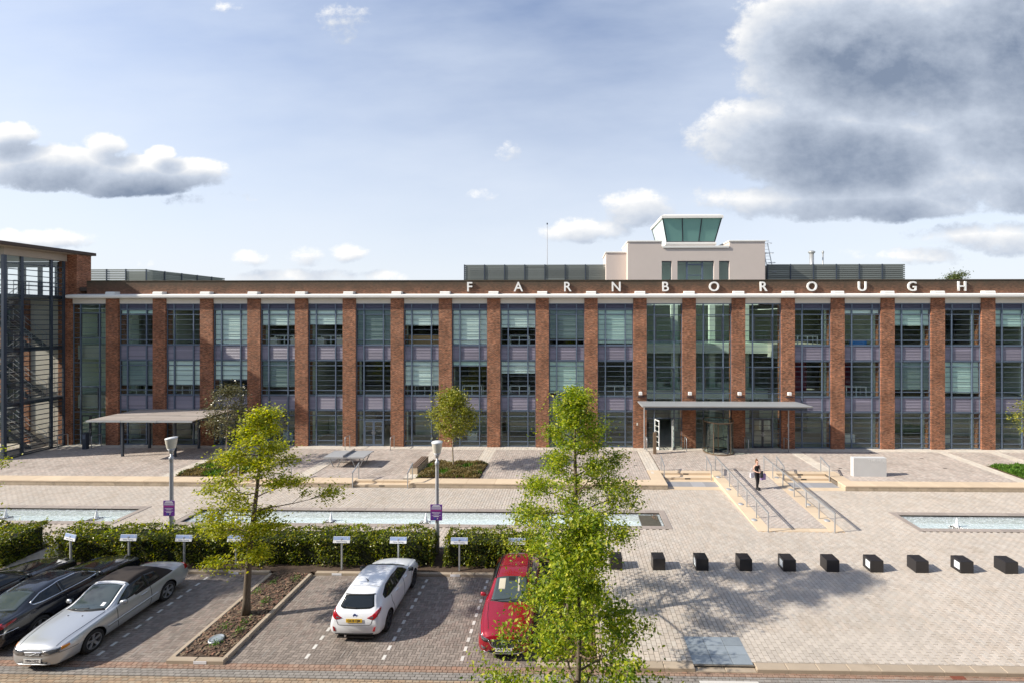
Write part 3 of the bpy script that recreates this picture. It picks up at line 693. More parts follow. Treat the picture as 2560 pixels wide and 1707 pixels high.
for a, b in ((5.87, 9.14), (13.32, 16.48)):
    for k, (y0, y1, z) in enumerate(((29.74, 30.25, .27), (30.2, 30.66, TZ))):
        MB().bbox(a, b, y0, y1, -.1, z, .01).build('step', M['stone_cream'], ter)
        MB().box((a+b)/2-.2, (a+b)/2+.15, y0-.006, y0+.01, z-.11, z-.04).build('step_light', M['drain_black'], ter)
    MB().bbox(a, b, 29.38, 29.735, 0, PZ+.006, .004).build('cream_slab', M['stone_cream'], ter); MB().bbox(a, b, 28.0, 28.52, 0, PZ+.006, .004).build('cream_slab', M['stone_cream'], ter)
    for i in range(4): MB().bbox(a+(b-a)*i/4+.004, a+(b-a)*(i+1)/4-.004, 28.53, 29.37, 0, PZ+.003, .004).build('grey_slab', M['slab_blue'], ter)
# ramp
def rz(x, y): return PZ+.012+(TZ-PZ-.012)*np.clip((np.asarray(y, float)-22.6)/8.05, 0, 1)
ramp = MB().extr([(22.55, -.1), (30.65, -.1), (30.65, TZ-.03), (22.55, PZ-.02)], 'x', 9.2, 13.25).build('ramp', M['stone_cream']); tag(ramp, kind='structure')
fix_normals(ramp.data)
lay('paver', bond(9.78, 12.62, 22.95, 30.62), rz, 'paver_ramp', ramp)
for x0, x1 in ((9.12, 9.77), (12.63, 13.3)):
    for i in range(4):
        y0, y1 = 22.6+2.01*i, 22.6+2.01*(i+1); a, b = float(rz(0, y0)), float(rz(0, y1))
        MB().add([(x0,y0+.003,-.1),(x1,y0+.003,-.1),(x1,y1-.003,-.1),(x0,y1-.003,-.1),(x0,y0+.003,a+.012),(x1,y0+.003,a+.012),(x1,y1-.003,b+.012),(x0,y1-.003,b+.012)],[(3,2,1,0),(4,5,6,7),(0,1,5,4),(1,2,6,5),(2,3,7,6),(3,0,4,7)]).build('edge_stone', M['stone_cream'], ramp)
for i in range(3): MB().bbox(9.78+.947*i, 9.78+.947*(i+1)-.004, 22.6, 22.94, -.05, PZ+.016, .004).build('edge_stone', M['stone_cream'], ramp)
for xx in (9.36, 13.05):
    for y in (29.5, 27.6, 25.6, 23.75):
        z = float(rz(0, y))+.012
        MB().lathe([(.15, z-.02), (.15, z+.012), (.12, z+.03), (0, z+.034)], (xx, y, 0), 14, cap=False).build('ground_light', M['galvanised_dull'], ramp, True)
for (x, y) in ((-25.6, 29.9), (-9.9+1.9-5, 31.0), (-3.4, 31.4), (4.4, 31.6), (18.1, 31.3), (25.1, 31.4), (25.2, 33.6), (22.5, 35.0)): MB().box(x-.12, x+.12, y-.05, y+.05, TZ-.02, TZ+.006).build('drain_cover', M['drain_black'], ter)
# ------------------------------------------------------------------ the brick office building
PX0, PSP, PW = -37.06, 3.808, 1.03                     # first pier, spacing, pier width
YF, YG = 35.9, 36.075                                   # pier face, glass
NP = 21
def px(k): return PX0+PSP*k
Z1T, S1, Z2T, S2, Z3T, LV, FR, CB, PT = 3.22, 4.40, 7.16, 8.37, 11.16, 11.16, 11.63, 12.03, 13.42
bld = empty('office_building', (0, 36.4, TZ), 'long red brick office building with tall glazed bays and white cornice', 'building')
for k in range(NP):
    MB().box(px(k), px(k)+PW, YF, 36.6, TZ-.1, CB).build('pier', M['brick'], bld)
MB().box(-40.35, -39.85, YF, 36.6, TZ-.1, CB).build('pier', M['brick'], bld)
XL, XR = -40.35, px(NP-1)+PW
MB().box(-38.9, XR, 36.18, 36.55, CB+.03, PT).build('parapet', M['brick_parapet'], bld)
n = 70
for i in range(n):
    a, b = -38.9+(XR+38.9)*i/n, -38.9+(XR+38.9)*(i+1)/n
    MB().box(a+.003, b-.003, 36.14, 36.6, PT, PT+.055).build('parapet_coping', M['stone_wall'] if 0 else M['brick_parapet'], bld)
MB().extr([(35.55, 12.13), (35.6, 12.05), (36.2, 12.035), (36.2, 12.40), (35.62, 12.31), (35.55, 12.27)], 'x', -39.95, XR).build('cornice', M['white_render'], bld)
fix_normals(bpy.data.objects['cornice'].data)
for k in range(NP):
    c = px(k)+PW/2
    MB().extr([(35.72, 12.3), (36.18, 12.3), (36.18, 12.58), (35.80, 12.56), (35.74, 12.50)], 'x', c-.38, c+.38).build('cornice_block', M['white_render'], bld)
W3 = (.22, .777)
def bar_grid(q, x0, x1, z0, z1, ys=(36.04, 36.11), thick=(), thin=(), mull=True, edge=.05):
    """vertical mullions and horizontal bars of a window; short bars fill the fields so that none lie in one plane"""
    w = x1-x0; xs = [x0, x0+w*W3[0], x0+w*W3[1], x1]
    mw = .042
    q.box(x0, x0+edge, ys[0], ys[1], z0, z1); q.box(x1-edge, x1, ys[0], ys[1], z0, z1)
    for m_ in xs[1:3]: q.box(m_-mw, m_+mw, ys[0]-.02, ys[1], z0, z1)
    f = [(x0+edge, xs[1]-mw), (xs[1]+mw, xs[2]-mw), (xs[2]+mw, x1-edge)]
    for a, b in f:
        for z in thick: q.box(a, b, ys[0]+.004, ys[1]-.008, z-.035, z+.035)
        for z in thin: q.box(a, b, ys[0]+.018, ys[1]-.022, z-.013, z+.013)
    return f
GLASS_SINGLE = [0]
def pane_box(q, a, b, z0, z1, y=YG): q.quad((a,y,z0),(b,y,z0),(b,y,z1),(a,y,z1))
def window(k, z0, z1, blind=None, doors=False, m='glass', cells=None):
    x0, x1 = px(k)+PW, px(k+1)
    thick = [z0+.03, z0+.40, z1-.40, z1-.03]; step = (z1-z0-.8)/5
    thin = [z0+.40+step*i for i in range(1, 5)]
    if doors: thick = [z0+2.05, z1-.40, z1-.03]; thin = []
    q = MB(); f = bar_grid(q, x0, x1, z0, z1, thick=thick, thin=thin if not doors else ())
    w = q.build('window', M['frame'], bld)
    zs = sorted([z0]+thick[:2 if not doors else 1]+thin+(thick[2:] if not doors else thick[1:])+[z1]); zs = sorted(set(round(z, 3) for z in zs))
    rest = MB()
    for fi, (a, b) in enumerate(f):
        for c, d in zip(zs, zs[1:]):
            if d-c < .1: continue
            if doors and fi == 1 and d < z0+2.1: continue
            if fi == 1 and GLASS_SINGLE[0] < 296:
                pq = MB(); pane_box(pq, a-.01, b+.01, c, d); pq.build('pane', M[m], w); GLASS_SINGLE[0] += 1
            else: pane_box(rest, a-.01, b+.01, c, d)
    r = rest.build('side_panes', M[m], w); r['kind'] = 'stuff'
    if blind:
        frac, bm_ = blind; h = (z1-z0-.1)*frac; q = MB(); n = int(h/.085)
        for i in range(n):
            z = z1-.06-i*.085; yy = YG+.055+random.uniform(-.004, .004)
            q.add([(x0+.07,yy+.035,z),(x1-.07,yy+.035,z),(x1-.07,yy,z-.088),(x0+.07,yy,z-.088)],[(0,3,2,1)])
        q.build('blind', M[bm_], w)
    return w
def louvre(name, x0, x1, z0, z1, m, n, back=True):
    q = MB(); w = x1-x0; xs = [x0, x0+w*W3[0], x0+w*W3[1], x1]
    for a, b in zip(xs, xs[1:]):
        for i in range(n):
            z = z0+(z1-z0)*i/n; h = (z1-z0)/n
            q.extr([(36.06, z+h*.12), (36.115, z+h*.98), (36.125, z+h*.98), (36.075, z+h*.06)], 'x', a+.02, b-.02)
    q.box(x0+.01, x1-.01, 36.13, 36.3, z0, z1)
    o = q.build(name, M[m], bld); fix_normals(o.data)
    f = MB(); bar_grid(f, x0, x1, z0, z1, ys=(36.02, 36.10), thick=(z0+.03, z1-.03)); f.build('louvre_frame', M['frame'], o)
    return o
W_, G_, D_ = 'blind_white', 'blind_green', 'blind_dark'
TOP = {0:(.12,G_),1:None,2:(1,W_),3:(.46,W_),4:(.44,W_),5:(.98,D_),6:(.45,W_),7:(1,W_),8:(.52,W_),9:(.85,D_),10:(.97,G_),14:None,15:(.12,W_),16:(.46,G_),17:None,18:(.5,G_),19:(.7,W_)}
MID = {0:(.76,D_),1:(.72,W_),2:(.55,W_),3:(.78,D_),4:None,5:None,6:(.72,W_),7:(.15,G_),8:(.36,W_),9:(.95,G_),10:None,14:None,15:None,16:(.8,D_),17:(.92,G_),18:None,19:(.4,W_)}
ATRIUM = (11, 12, 13)
order = sorted(range(NP-1), key=lambda k: abs(px(k)-1))
for k in order:
    x0, x1 = px(k)+PW, px(k+1)
    MB().box(x0, x1, 36.0, 36.3, FR, CB).build('frieze_panel', M['frieze'], bld)
    if k in ATRIUM: continue
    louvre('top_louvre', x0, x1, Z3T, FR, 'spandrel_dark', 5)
    louvre('spandrel', x0, x1, Z2T, S2, 'spandrel', 10); louvre('spandrel', x0, x1, Z1T, S1, 'spandrel', 10)
    window(k, S2, Z3T, TOP.get(k)); window(k, S1, Z2T, MID.get(k)); window(k, TZ+.02, Z1T, None, doors=(k == 5))
# fully glazed bays
def tall_window(x0, x1, z0, z1, trans, openers, door_z=None, m='glass_atrium'):
    thin = []
    zs = [z0]+list(trans)+[z1]
    for a, b in zip(zs, zs[1:]):
        n = max(1, round((b-a)/.41))
        thin += [a+(b-a)*i/n for i in range(1, n)]
    if door_z: thin = [t for t in thin if t > door_z]
    q = MB(); f = bar_grid(q, x0, x1, z0, z1, thick=list(trans)+[z1-.03], thin=thin)
    if door_z:
        for fi in (0, 2):
            for i in range(1, 6): q.box(f[fi][0], f[fi][1], 36.06, 36.13, z0+(door_z-z0)*i/6-.013, z0+(door_z-z0)*i/6+.013)
    w = q.build('tall_window', M['frame'], bld)
    for a, b in openers:
        x, y = f[1]; o = MB()
        o.box(x+.03, x+.09, 35.99, 36.04, a, b); o.box(y-.09, y-.03, 35.99, 36.04, a, b); o.box(x+.09, y-.09, 35.99, 36.04, a, a+.06); o.box(x+.09, y-.09, 35.99, 36.04, b-.06, b)
        o.build('opening_light', M['frame_dark'], w)
    allz = sorted(set([z0]+list(trans)+thin+[z1]))
    rest = MB()
    for fi, (a, b) in enumerate(f):
        for c, d in zip(allz, allz[1:]):
            if door_z and d <= door_z+.01 and fi == 1: continue
            pane_box(rest, a-.01, b+.01, c, d)
    r = rest.build('panes', M[m], w); r['kind'] = 'stuff'
    return w, f
AT = (2.72, 4.67, 6.70, 8.69, 10.72)
atr = {}
for k in ATRIUM: atr[k] = tall_window(px(k)+PW, px(k+1), TZ+.01, FR, AT, ((4.8, 6.62), (8.78, 10.63)), 2.72)
x0, x1 = -39.85, px(0)
w0, f0 = tall_window(x0, x1, TZ+.01, FR, (3.02, 5.05, 6.95, 8.9, 10.9), ((3.2, 5.0), (9.0, 10.85)), 2.8)
MB().box(x0, x1, 36.0, 36.3, FR, CB).build('frieze_panel', M['frieze'], bld)
# doors
def leaf_door(name, hinge, w, z0, z1, ang, m, parent, bars=5, gm='glass_clear'):
    """one door leaf, hinged at (x, y), opened by ang, w may be negative"""
    q = MB(); s = 1 if w > 0 else -1; W = abs(w)
    q.box(0, .075, -.025, .025, z0, z1); q.box(W-.075, W, -.025, .025, z0, z1); q.box(.075, W-.075, -.025, .025, z0, z0+.12); q.box(.075, W-.075, -.025, .025, z1-.09, z1)
    for i in range(1, bars): z = z0+.12+(z1-z0-.2)*i/bars; q.box(.075, W-.075, -.018, .018, z-.016, z+.016)
    g = MB().box(.075, W-.075, -.006, .006, z0+.12, z1-.09)
    hd = MB().box(W-.06, W-.035, -.07, -.045, z0+.9, z0+1.25).box(W-.18, W-.03, -.075, -.055, z0+1.02, z0+1.05)
    c, sn = math.cos(ang), math.sin(ang); pl = wloc(parent)
    def tr(mb): mb.v = [(hinge[0]+(x*s*c-y*sn)-pl.x, hinge[1]+(x*s*sn+y*c)-pl.y, z-pl.z) for x, y, z in mb.v]; return mb
    o = tr(q).build(name, M[m], parent, local=True); fix_normals(o.data)
    k = tr(g).build('door_glass', M[gm], o, local=True); k.parent = o; h2 = tr(hd).build('handle', M['galvanised'], o, local=True)
    return o
def double_door(x0, x1, z1, m='frame', parent=bld):
    c = (x0+x1)/2
    leaf_door('door', (x0, 36.05), c-x0-.006, TZ+.03, z1, 0, m, parent); leaf_door('door', (x1, 36.05), -(x1-c-.006), TZ+.03, z1, 0, m, parent)
for k, zz in ((5, 2.42),):
    X0, X1 = px(k)+PW, px(k+1); w = X1-X0; double_door(X0+w*.22+.045, X0+w*.777-.045, zz)
f = atr[13][1]; double_door(f[1][0], f[1][1], 2.68, 'frame_dark')
double_door(f0[1][0], f0[1][1], 2.76, 'frame_dark')
f = atr[11][1]
leaf_door('open_door', (f[1][0], 36.0), f[1][1]-f[1][0]-.75, TZ+.03, 2.68, R(-72), 'desk_white', bld); leaf_door('open_door', (f[1][1], 36.0), -(f[1][1]-f[1][0]-.75), TZ+.03, 2.68, R(68), 'desk_white', bld)
# revolving door
rev = empty('revolving_door', (11.12, 35.05, TZ), 'glass drum revolving door with bronze edges in the middle entrance bay', 'door')
RR = 1.08
def arc_panel(a0, a1, r, z0, z1, n=14, t=.012):
    q = MB()
    for i in range(n):
        p, s = a0+(a1-a0)*i/n, a0+(a1-a0)*(i+1)/n
        q.add([(11.12+r*math.cos(p),35.05+r*math.sin(p),z0),(11.12+r*math.cos(s),35.05+r*math.sin(s),z0),(11.12+r*math.cos(s),35.05+r*math.sin(s),z1),(11.12+r*math.cos(p),35.05+r*math.sin(p),z1),
               (11.12+(r+t)*math.cos(p),35.05+(r+t)*math.sin(p),z0),(11.12+(r+t)*math.cos(s),35.05+(r+t)*math.sin(s),z0),(11.12+(r+t)*math.cos(s),35.05+(r+t)*math.sin(s),z1),(11.12+(r+t)*math.cos(p),35.05+(r+t)*math.sin(p),z1)],
              [(0,3,2,1),(4,5,6,7),(0,1,5,4),(3,7,6,2)])
    return q
for a0, a1 in ((R(160), R(235)), (R(-55), R(20))): arc_panel(a0, a1, RR, TZ+.08, 2.75).build('curved_glass', M['glass_clear'], rev)
for a in (160, 235, -55, 20):
    x, y = 11.12+RR*math.cos(R(a)), 35.05+RR*math.sin(R(a)); MB().tube([(x,y,TZ),(x,y,2.8)], .03, 8).build('post', M['bronze'], rev)
MB().lathe([(RR+.04, 2.74), (RR+.04, 2.82), (RR-.02, 2.82), (RR-.02, 2.74)], (11.12, 35.05, 0), 36, cap=False).build('top_ring', M['bronze'], rev)
MB().lathe([(RR+.03, 2.80), (0, 2.81)], (11.12, 35.05, 0), 36, cap=False).build('glass_roof', M['glass_clear'], rev)
MB().lathe([(RR+.04, TZ), (RR+.04, TZ+.08), (RR-.02, TZ+.08), (RR-.02, TZ)], (11.12, 35.05, 0), 36, cap=False).build('floor_ring', M['bronze'], rev)
MB().tube([(11.12,35.05,TZ),(11.12,35.05,2.8)], .04).build('shaft', M['bronze'], rev)
for a in (25, 115, 205, 295):
    c, s = math.cos(R(a)), math.sin(R(a)); q = MB()
    for (r0, r1, z0, z1) in ((.05, RR-.04, TZ+.06, TZ+.16), (.05, RR-.04, 2.6, 2.7), (RR-.1, RR-.03, TZ+.06, 2.7), (.05, RR-.04, TZ+1.0, TZ+1.06)): q.bar((11.12+c*r0,35.05+s*r0,(z0+z1)/2),(11.12+c*r1,35.05+s*r1,(z0+z1)/2),.035,z1-z0)
    wg = q.build('wing_frame', M['frame_dark'], rev)
    MB().bar((11.12+c*.06,35.05+s*.06,(TZ+2.8)/2),(11.12+c*(RR-.06),35.05+s*(RR-.06),(TZ+2.8)/2),.01,2.1).build('wing_glass', M['glass_clear'], wg)
# interior: slabs, walls, things on the floors
inn = MB()
def slab(x0, x1, y0, y1, z0, z1, m, name): return MB().box(x0, x1, y0, y1, z0, z1).build(name, M[m], bld)
A0, A1 = px(11)-.0+PW/2, px(14)+PW/2
for xa, xb in ((-39.8, A0), (A1, XR)):
    for z0, z1 in ((Z1T+.06, S1-.06), (Z2T+.06, S2-.06)):
        slab(xa, xb, 36.35, 44, z0, z0+.04, 'ceiling', 'ceiling'); slab(xa, xb, 36.35, 44, z0+.06, z1, 'interior_floor', 'floor_slab')
    slab(xa, xb, 36.35, 44, Z3T+.05, Z3T+.1, 'ceiling', 'ceiling')
    slab(xa, xb, 36.35, 44, TZ-.2, TZ+.01, 'interior_floor', 'floor_slab')
slab(A0, A1, 36.35, 46, TZ-.2, TZ+.01, 'interior_floor', 'floor_slab')
for z0, z1 in ((3.6, 4.35), (7.5, 8.3)): slab(A0, A1, 39.6, 46, z0, z1, 'interior_wall', 'gallery'); 
for z in (4.36, 8.31):
    MB().box(A0, A1, 39.62, 39.64, z, z+1.05).build('balustrade', M['glass_clear'], bld)
    MB().box(A0, A1, 39.58, 39.66, z+1.05, z+1.1).build('gallery_rail', M['frame'], bld)
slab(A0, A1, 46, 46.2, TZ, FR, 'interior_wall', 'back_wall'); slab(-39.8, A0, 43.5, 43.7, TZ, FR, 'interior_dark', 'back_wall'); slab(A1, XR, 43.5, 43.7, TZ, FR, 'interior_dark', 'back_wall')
slab(A0, A1, 41.6, 46, FR, FR+.1, 'ceiling', 'ceiling'); slab(A0, A1, 36.35, 37.0, FR, FR+.1, 'ceiling', 'ceiling')
for xx, w in ((5.6, .9), (8.9, .6), (12.3, .5), (14.9, .9)): slab(xx, xx+w, 41.2, 41.6, TZ, FR, 'interior_wall', 'column')
slab(9.6, 11.6, 44, 44.3, TZ, 3.5, 'interior_wall', 'partition'); slab(6.1, 7.4, 45, 45.2, 4.4, 7.3, 'interior_wall', 'partition')
slab(-39.8, px(0)+.5, 38.2, 38.4, TZ, FR, 'interior_wall', 'partition')
for a, b, c, d in ((-39.8, A0, 36.3, 62), (A1, XR, 36.3, 62), (A0, A1, 41.6, 62), (A0, A1, 36.3, 37.0)): MB().box(a, b, c, d, 12.65, 12.95).build('roof', M['roof_brown'], bld)
MB().box(A0, A1, 37.0, 41.6, 12.8, 12.82).build('added_roof_light', M['glass_clear'], bld)  # unseen rooflight over the hole in the roof, added to brighten the atrium
MB().box(-40.0, XR, 61.8, 62, TZ, 12.65).build('rear_wall', M['brick'], bld)
MB().box(-40.34, -39.86, 36.62, 61.8, TZ, 12.64).build('end_wall', M['interior_wall'], bld)
MB().box(XR-.01, XR+.3, 36.0, 62, TZ, 12.65).build('end_wall', M['brick'], bld)
for k in range(0, NP, 1):
    if k in (12, 13): continue
    c = px(k)+PW/2; 
    for z0, z1 in ((TZ, Z1T), (S1, Z2T), (S2, Z3T)):
        if 11 <= k <= 14: continue
        MB().box(c-.5, c+.5, 36.6, 37.0, z0, z1+.05).build('inner_pier', M['interior_wall'], bld)
        if k % 3 == 1: MB().box(c-.06, c+.06, 37, 43.5, z0, z1+.05).build('partition', M['interior_wall'], bld)
for k, z, m in ((15, S1, 'red_wall'), (14, S1, 'red_wall'), (1, S2, 'red_wall')):
    MB().box(px(k)+PW+.8, px(k)+PW+2.6, 39.3, 39.4, z, z+2.5).build('coloured_wall', M[m], bld)
MB().box(px(15)+PW-.1, px(15)+PW+.5, 39.2, 39.3, S1, S1+2.5).build('coloured_wall', M['yellow_wall'], bld)
MB().box(px(15)+PW+.75, px(15)+PW+2.05, 36.5, 36.55, S2, S2+.33).build('blue_board', M['blue_panel'], bld)
for k in range(0, 20):                                    # pale screens and furniture inside the ground floor
    if k in ATRIUM or k == 5: continue
    x = px(k)+PW; 
    MB().box(x-.3, x+2.9, 40+random.uniform(-.5, 2), 41.9, TZ, TZ+random.choice((1.6, 2.7, 2.7))).build('partition', M['interior_wall'], bld)
    if k % 2: MB().box(x+.9, x+1.7, 37.4, 37.9, TZ, TZ+.75).build('planter', M['desk_white'], bld)
def desk(k, z, dx=.6, w=1.6, y=36.75):
    x = px(k)+PW+dx; e = empty('office_desk', (x+w/2, y, z), 'white desk behind the %s %s floor window from the stair tower' % (ORD[k+1], 'middle' if z < 6 else 'top'), 'desk', 'desks behind the windows')
    MB().box(x, x+w, y, y+.75, z+.70, z+.74).build('desk_top', M['desk_white'], e)
    for a in (x, x+w-.06): MB().box(a, a+.06, y, y+.06, z, z+.70).build('leg', M['desk_white'], e); MB().box(a, a+.06, y+.69, y+.75, z, z+.70).build('leg', M['desk_white'], e)
    MB().box(x+w*.48, x+w*.52, y, y+.05, z, z+.70).build('cable_leg', M['desk_white'], e)
for k in (0, 1, 6, 7, 8, 10, 15): desk(k, S1-.05)
for k in (3, 4, 8, 14): desk(k, S2-.05)
cab = MB().box(px(6)+PW+.15, px(7)-.02, 36.6, 37.1, S2-.05, S2+.72).build('cupboard', M['wood']); tag(cab, 'low wooden cupboard behind a top floor window', 'cupboard')
for k, dx, lb in ((3, .3, 'beside the brick pier nearer the stair tower'), (3, 2.0, 'at the pier farther from the stair tower'), (4, .3, 'beside the brick pier nearer the stair tower'), (4, 1.9, 'at the pier farther from the stair tower')):
    tag(MB().box(px(k)+PW+dx, px(k)+PW+dx+.62, 36.6, 37.0, S2-.05, S2+.55).build('filing_cabinet', M['frieze']), 'cream cabinet in the %s top window from the stair tower, %s' % (ORD[k+1], 'nearer end' if dx < 1 else 'farther end'), 'cabinet', 'filing cabinets behind the windows')
# letters on the parapet
for ch, X in zip('FARNBOROUGH', (-8.02, -4.16, -.32, 3.51, 7.33, 11.12, 14.91, 18.67, 22.53, 26.33, 30.12)):
    text_mesh('letter', ch, 1.04, M['letter_white'], bld, Matrix.Translation(Vector((X, 36.08, 12.895))-wloc(bld)) @ Matrix.Rotation(R(90), 4, 'X'), .05, bold=.012)
# flood lights on the piers over the entrance
for k in (11, 12, 13, 14):
    c = px(k)+PW*.5; e = empty('flood_light', (c, YF, 4.7), 'small white floodlight on the %s pier of the entrance, counted from the open doors' % ORD[k-11], 'light', 'floodlights over the entrance')
    MB().bbox(c-.11, c+.13, YF-.28, YF-.08, 4.58, 4.82, .02).build('lamp_housing', M['letter_white'], e); MB().tube([(c,YF-.1,4.6),(c,YF,4.55)], .02).build('bracket', M['steel_dark'], e)
    MB().box(c-.2, c+.35, YF-.10, YF-.003, 4.40, 4.44).build('cable_tray', M['steel_dark'], e)
# entrance canopy
can = empty('entrance_canopy', (11.2, 34.6, TZ), 'thin grey metal canopy over the three entrance bays', 'canopy')
MB().extr([(33.35, 4.13), (33.45, 4.05), (35.88, 3.98), (35.88, 4.06), (33.35, 4.17)], 'x', 5.15, 17.35).build('roof_sheet', M['canopy_metal'], can)
MB().box(5.35, 17.0, 33.5, 33.62, 3.86, 4.04).build('front_beam', M['steel_dark'], can); MB().box(5.5, 16.9, 35.4, 35.55, 3.80, 3.97).build('rear_beam', M['steel_dark'], can)
for X in np.linspace(5.6, 16.8, 7): MB().box(X-.04, X+.04, 33.63, 35.39, 3.84, 4.0).build('rib', M['steel_dark'], can)
for X in (5.62, 16.62): MB().tube([(X,35.55,TZ),(X,35.55,3.8)], .045).build('down_pipe', M['galvanised_dull'], can)
tag(MB().bbox(px(11)+.24, px(11)+.36, YF-.02, YF-.004, 2.18, 2.38, .004).build('wall_plate', M['frieze']), 'small pale wall plate on the brick pier by the open doors', 'plate')
tag(MB().bbox(px(14)+.44, px(14)+.56, YF-.02, YF-.004, 2.14, 2.36, .004).build('wall_plate', M['frieze']), 'small pale wall plate on the brick pier right of the closed doors', 'plate')
# roof things
def louvre_screen(label, a, b, zt, z0=13.0, n=14, seg=2.0):
    """screen from point a to point b (x, y)"""
    e = empty('plant_screen', (a[0], a[1], z0), label, 'screen'); L = math.hypot(b[0]-a[0], b[1]-a[1]); k = max(1, round(L/seg)); dx, dy = (b[0]-a[0])/L, (b[1]-a[1])/L
    for s in range(k):
        q = MB(); p = (a[0]+dx*L*s/k, a[1]+dy*L*s/k); r = (a[0]+dx*L*(s+1)/k, a[1]+dy*L*(s+1)/k)
        for i in range(n):
            z = z0+(zt-z0)*(i+.5)/n; q.bar((p[0],p[1],z),(r[0],r[1],z),.06,(zt-z0)/n*.74)
        o = q.build('louvre_panel', M['screen_slat'], e); o['kind'] = 'stuff'
        MB().bar((p[0]+dy*.06,p[1]-dx*.06,z0-.1),(p[0]+dy*.06,p[1]-dx*.06,zt),.08,.08).build('post', M['steel_dark'], e)
    return e
louvre_screen('dark slatted roof screen between the mast end and the pale tower block', (-10.26, 44), (3.27, 44), 15.6)
louvre_screen('dark slatted roof screen beyond the pale tower block towards the last letters', (18.6, 44), (31.44, 44), 15.58)
sL = louvre_screen('dark slatted roof screen beside the stair tower, turning a corner', (-52, 46.6), (-43.9, 46.6), 15.52)
def add_seg(e, a, b, zt, z0=13.0, n=14, seg=2.0):
    L = math.hypot(b[0]-a[0], b[1]-a[1]); k = round(L/seg); dx, dy = (b[0]-a[0])/L, (b[1]-a[1])/L
    for s in range(k):
        q = MB(); p = (a[0]+dx*L*s/k, a[1]+dy*L*s/k); r = (a[0]+dx*L*(s+1)/k, a[1]+dy*L*(s+1)/k)
        for i in range(n): z = z0+(zt-z0)*(i+.5)/n; q.bar((p[0],p[1],z),(r[0],r[1],z),.06,(zt-z0)/n*.74)
        o = q.build('louvre_panel', M['screen_slat'], e); o['kind'] = 'stuff'
        MB().bar((p[0]+.08,p[1],z0-.1),(p[0]+.08,p[1],zt),.08,.08).build('post', M['steel_dark'], e)
add_seg(sL, (-43.9, 46.6), (-43.9, 57.4), 15.52)
tag(MB().box(-47, -44.1, 47.6, 57.3, 12.95, 15.4).build('plant_box', M['screen_slat']), 'dark plant box behind the roof screen beside the stair tower', 'plant box')
for (x0, x1, y0, y1, lb) in ((-10.2, 3.1, 44.15, 52, 'dark plant box behind the roof screen at the letters F A R N'), (18.7, 31.4, 44.15, 52, 'dark plant box behind the roof screen at the letters O U G H')): tag(MB().box(x0, x1, y0, y1, 12.95, 15.5).build('plant_box', M['screen_slat']), lb, 'plant box')
# control tower on the roof
ct = empty('control_tower', (11.3, 42, 12.95), 'pale rendered rooftop control tower with flared green glass cab', 'tower')
def ctb(x0, x1, y0, y1, z0, z1, name='wall', m='render_pink'): return MB().box(x0, x1, y0, y1, z0, z1).build(name, M[m], ct)
ctb(5.14, 8.22, 42, 46.3, 12.95, 17.40); ctb(14.34, 17.53, 42, 46.3, 12.95, 17.40); ctb(8.22, 14.34, 42, 42.4, 15.66, 16.85); ctb(9.13, 9.64, 42.0, 42.35, 12.95, 15.66); ctb(12.95, 13.40, 42.0, 42.35, 12.95, 15.66)
ctb(8.22, 14.34, 43.2, 46.3, 15.8, 16.7, 'terrace_slab'); ctb(3.25, 5.14, 43.0, 47, 12.95, 16.55); ctb(17.53, 18.2, 43.5, 47, 12.95, 16.5)
for a, b, c, d, z in ((5.08, 8.28, 41.93, 46.4, 17.40), (14.28, 17.6, 41.93, 46.4, 17.40), (3.18, 5.06, 42.93, 47.1, 16.55), (17.62, 18.27, 43.4, 47.1, 16.5)): MB().bbox(a, b, c, d, z, z+.12, .02).build('coping', M['white_render'], ct)
MB().bbox(8.30, 14.26, 41.9, 42.45, 16.84, 17.04, .02).build('coping', M['white_render'], ct)
for a, b in ((8.22, 9.13), (9.64, 12.95), (13.40, 14.34)):
    q = MB(); q.box(a, a+.05, 42.22, 42.3, 12.95, 15.66).box(b-.05, b, 42.22, 42.3, 12.95, 15.66).box(a+.05, b-.05, 42.22, 42.3, 15.58, 15.66)
    if b-a > 2: 
        for xx in (10.55, 11.95): q.box(xx-.08, xx+.08, 42.2, 42.3, 12.95, 15.58)
        q.box(10.63, 11.87, 42.2, 42.3, 15.3, 15.42); q.box(10.63, 11.87, 42.2, 42.3, 14.35, 14.42)
    w = q.build('window', M['frame'], ct); MB().box(a+.05, b-.05, 42.25, 42.262, 12.95, 15.58).build('pane', M['glass'], w)
ctb(8.22, 14.34, 45.2, 45.3, 12.95, 15.7, 'room_wall', 'interior_wall'); ctb(8.22, 14.34, 42.4, 45.2, 15.67, 15.7, 'room_ceiling', 'ceiling')
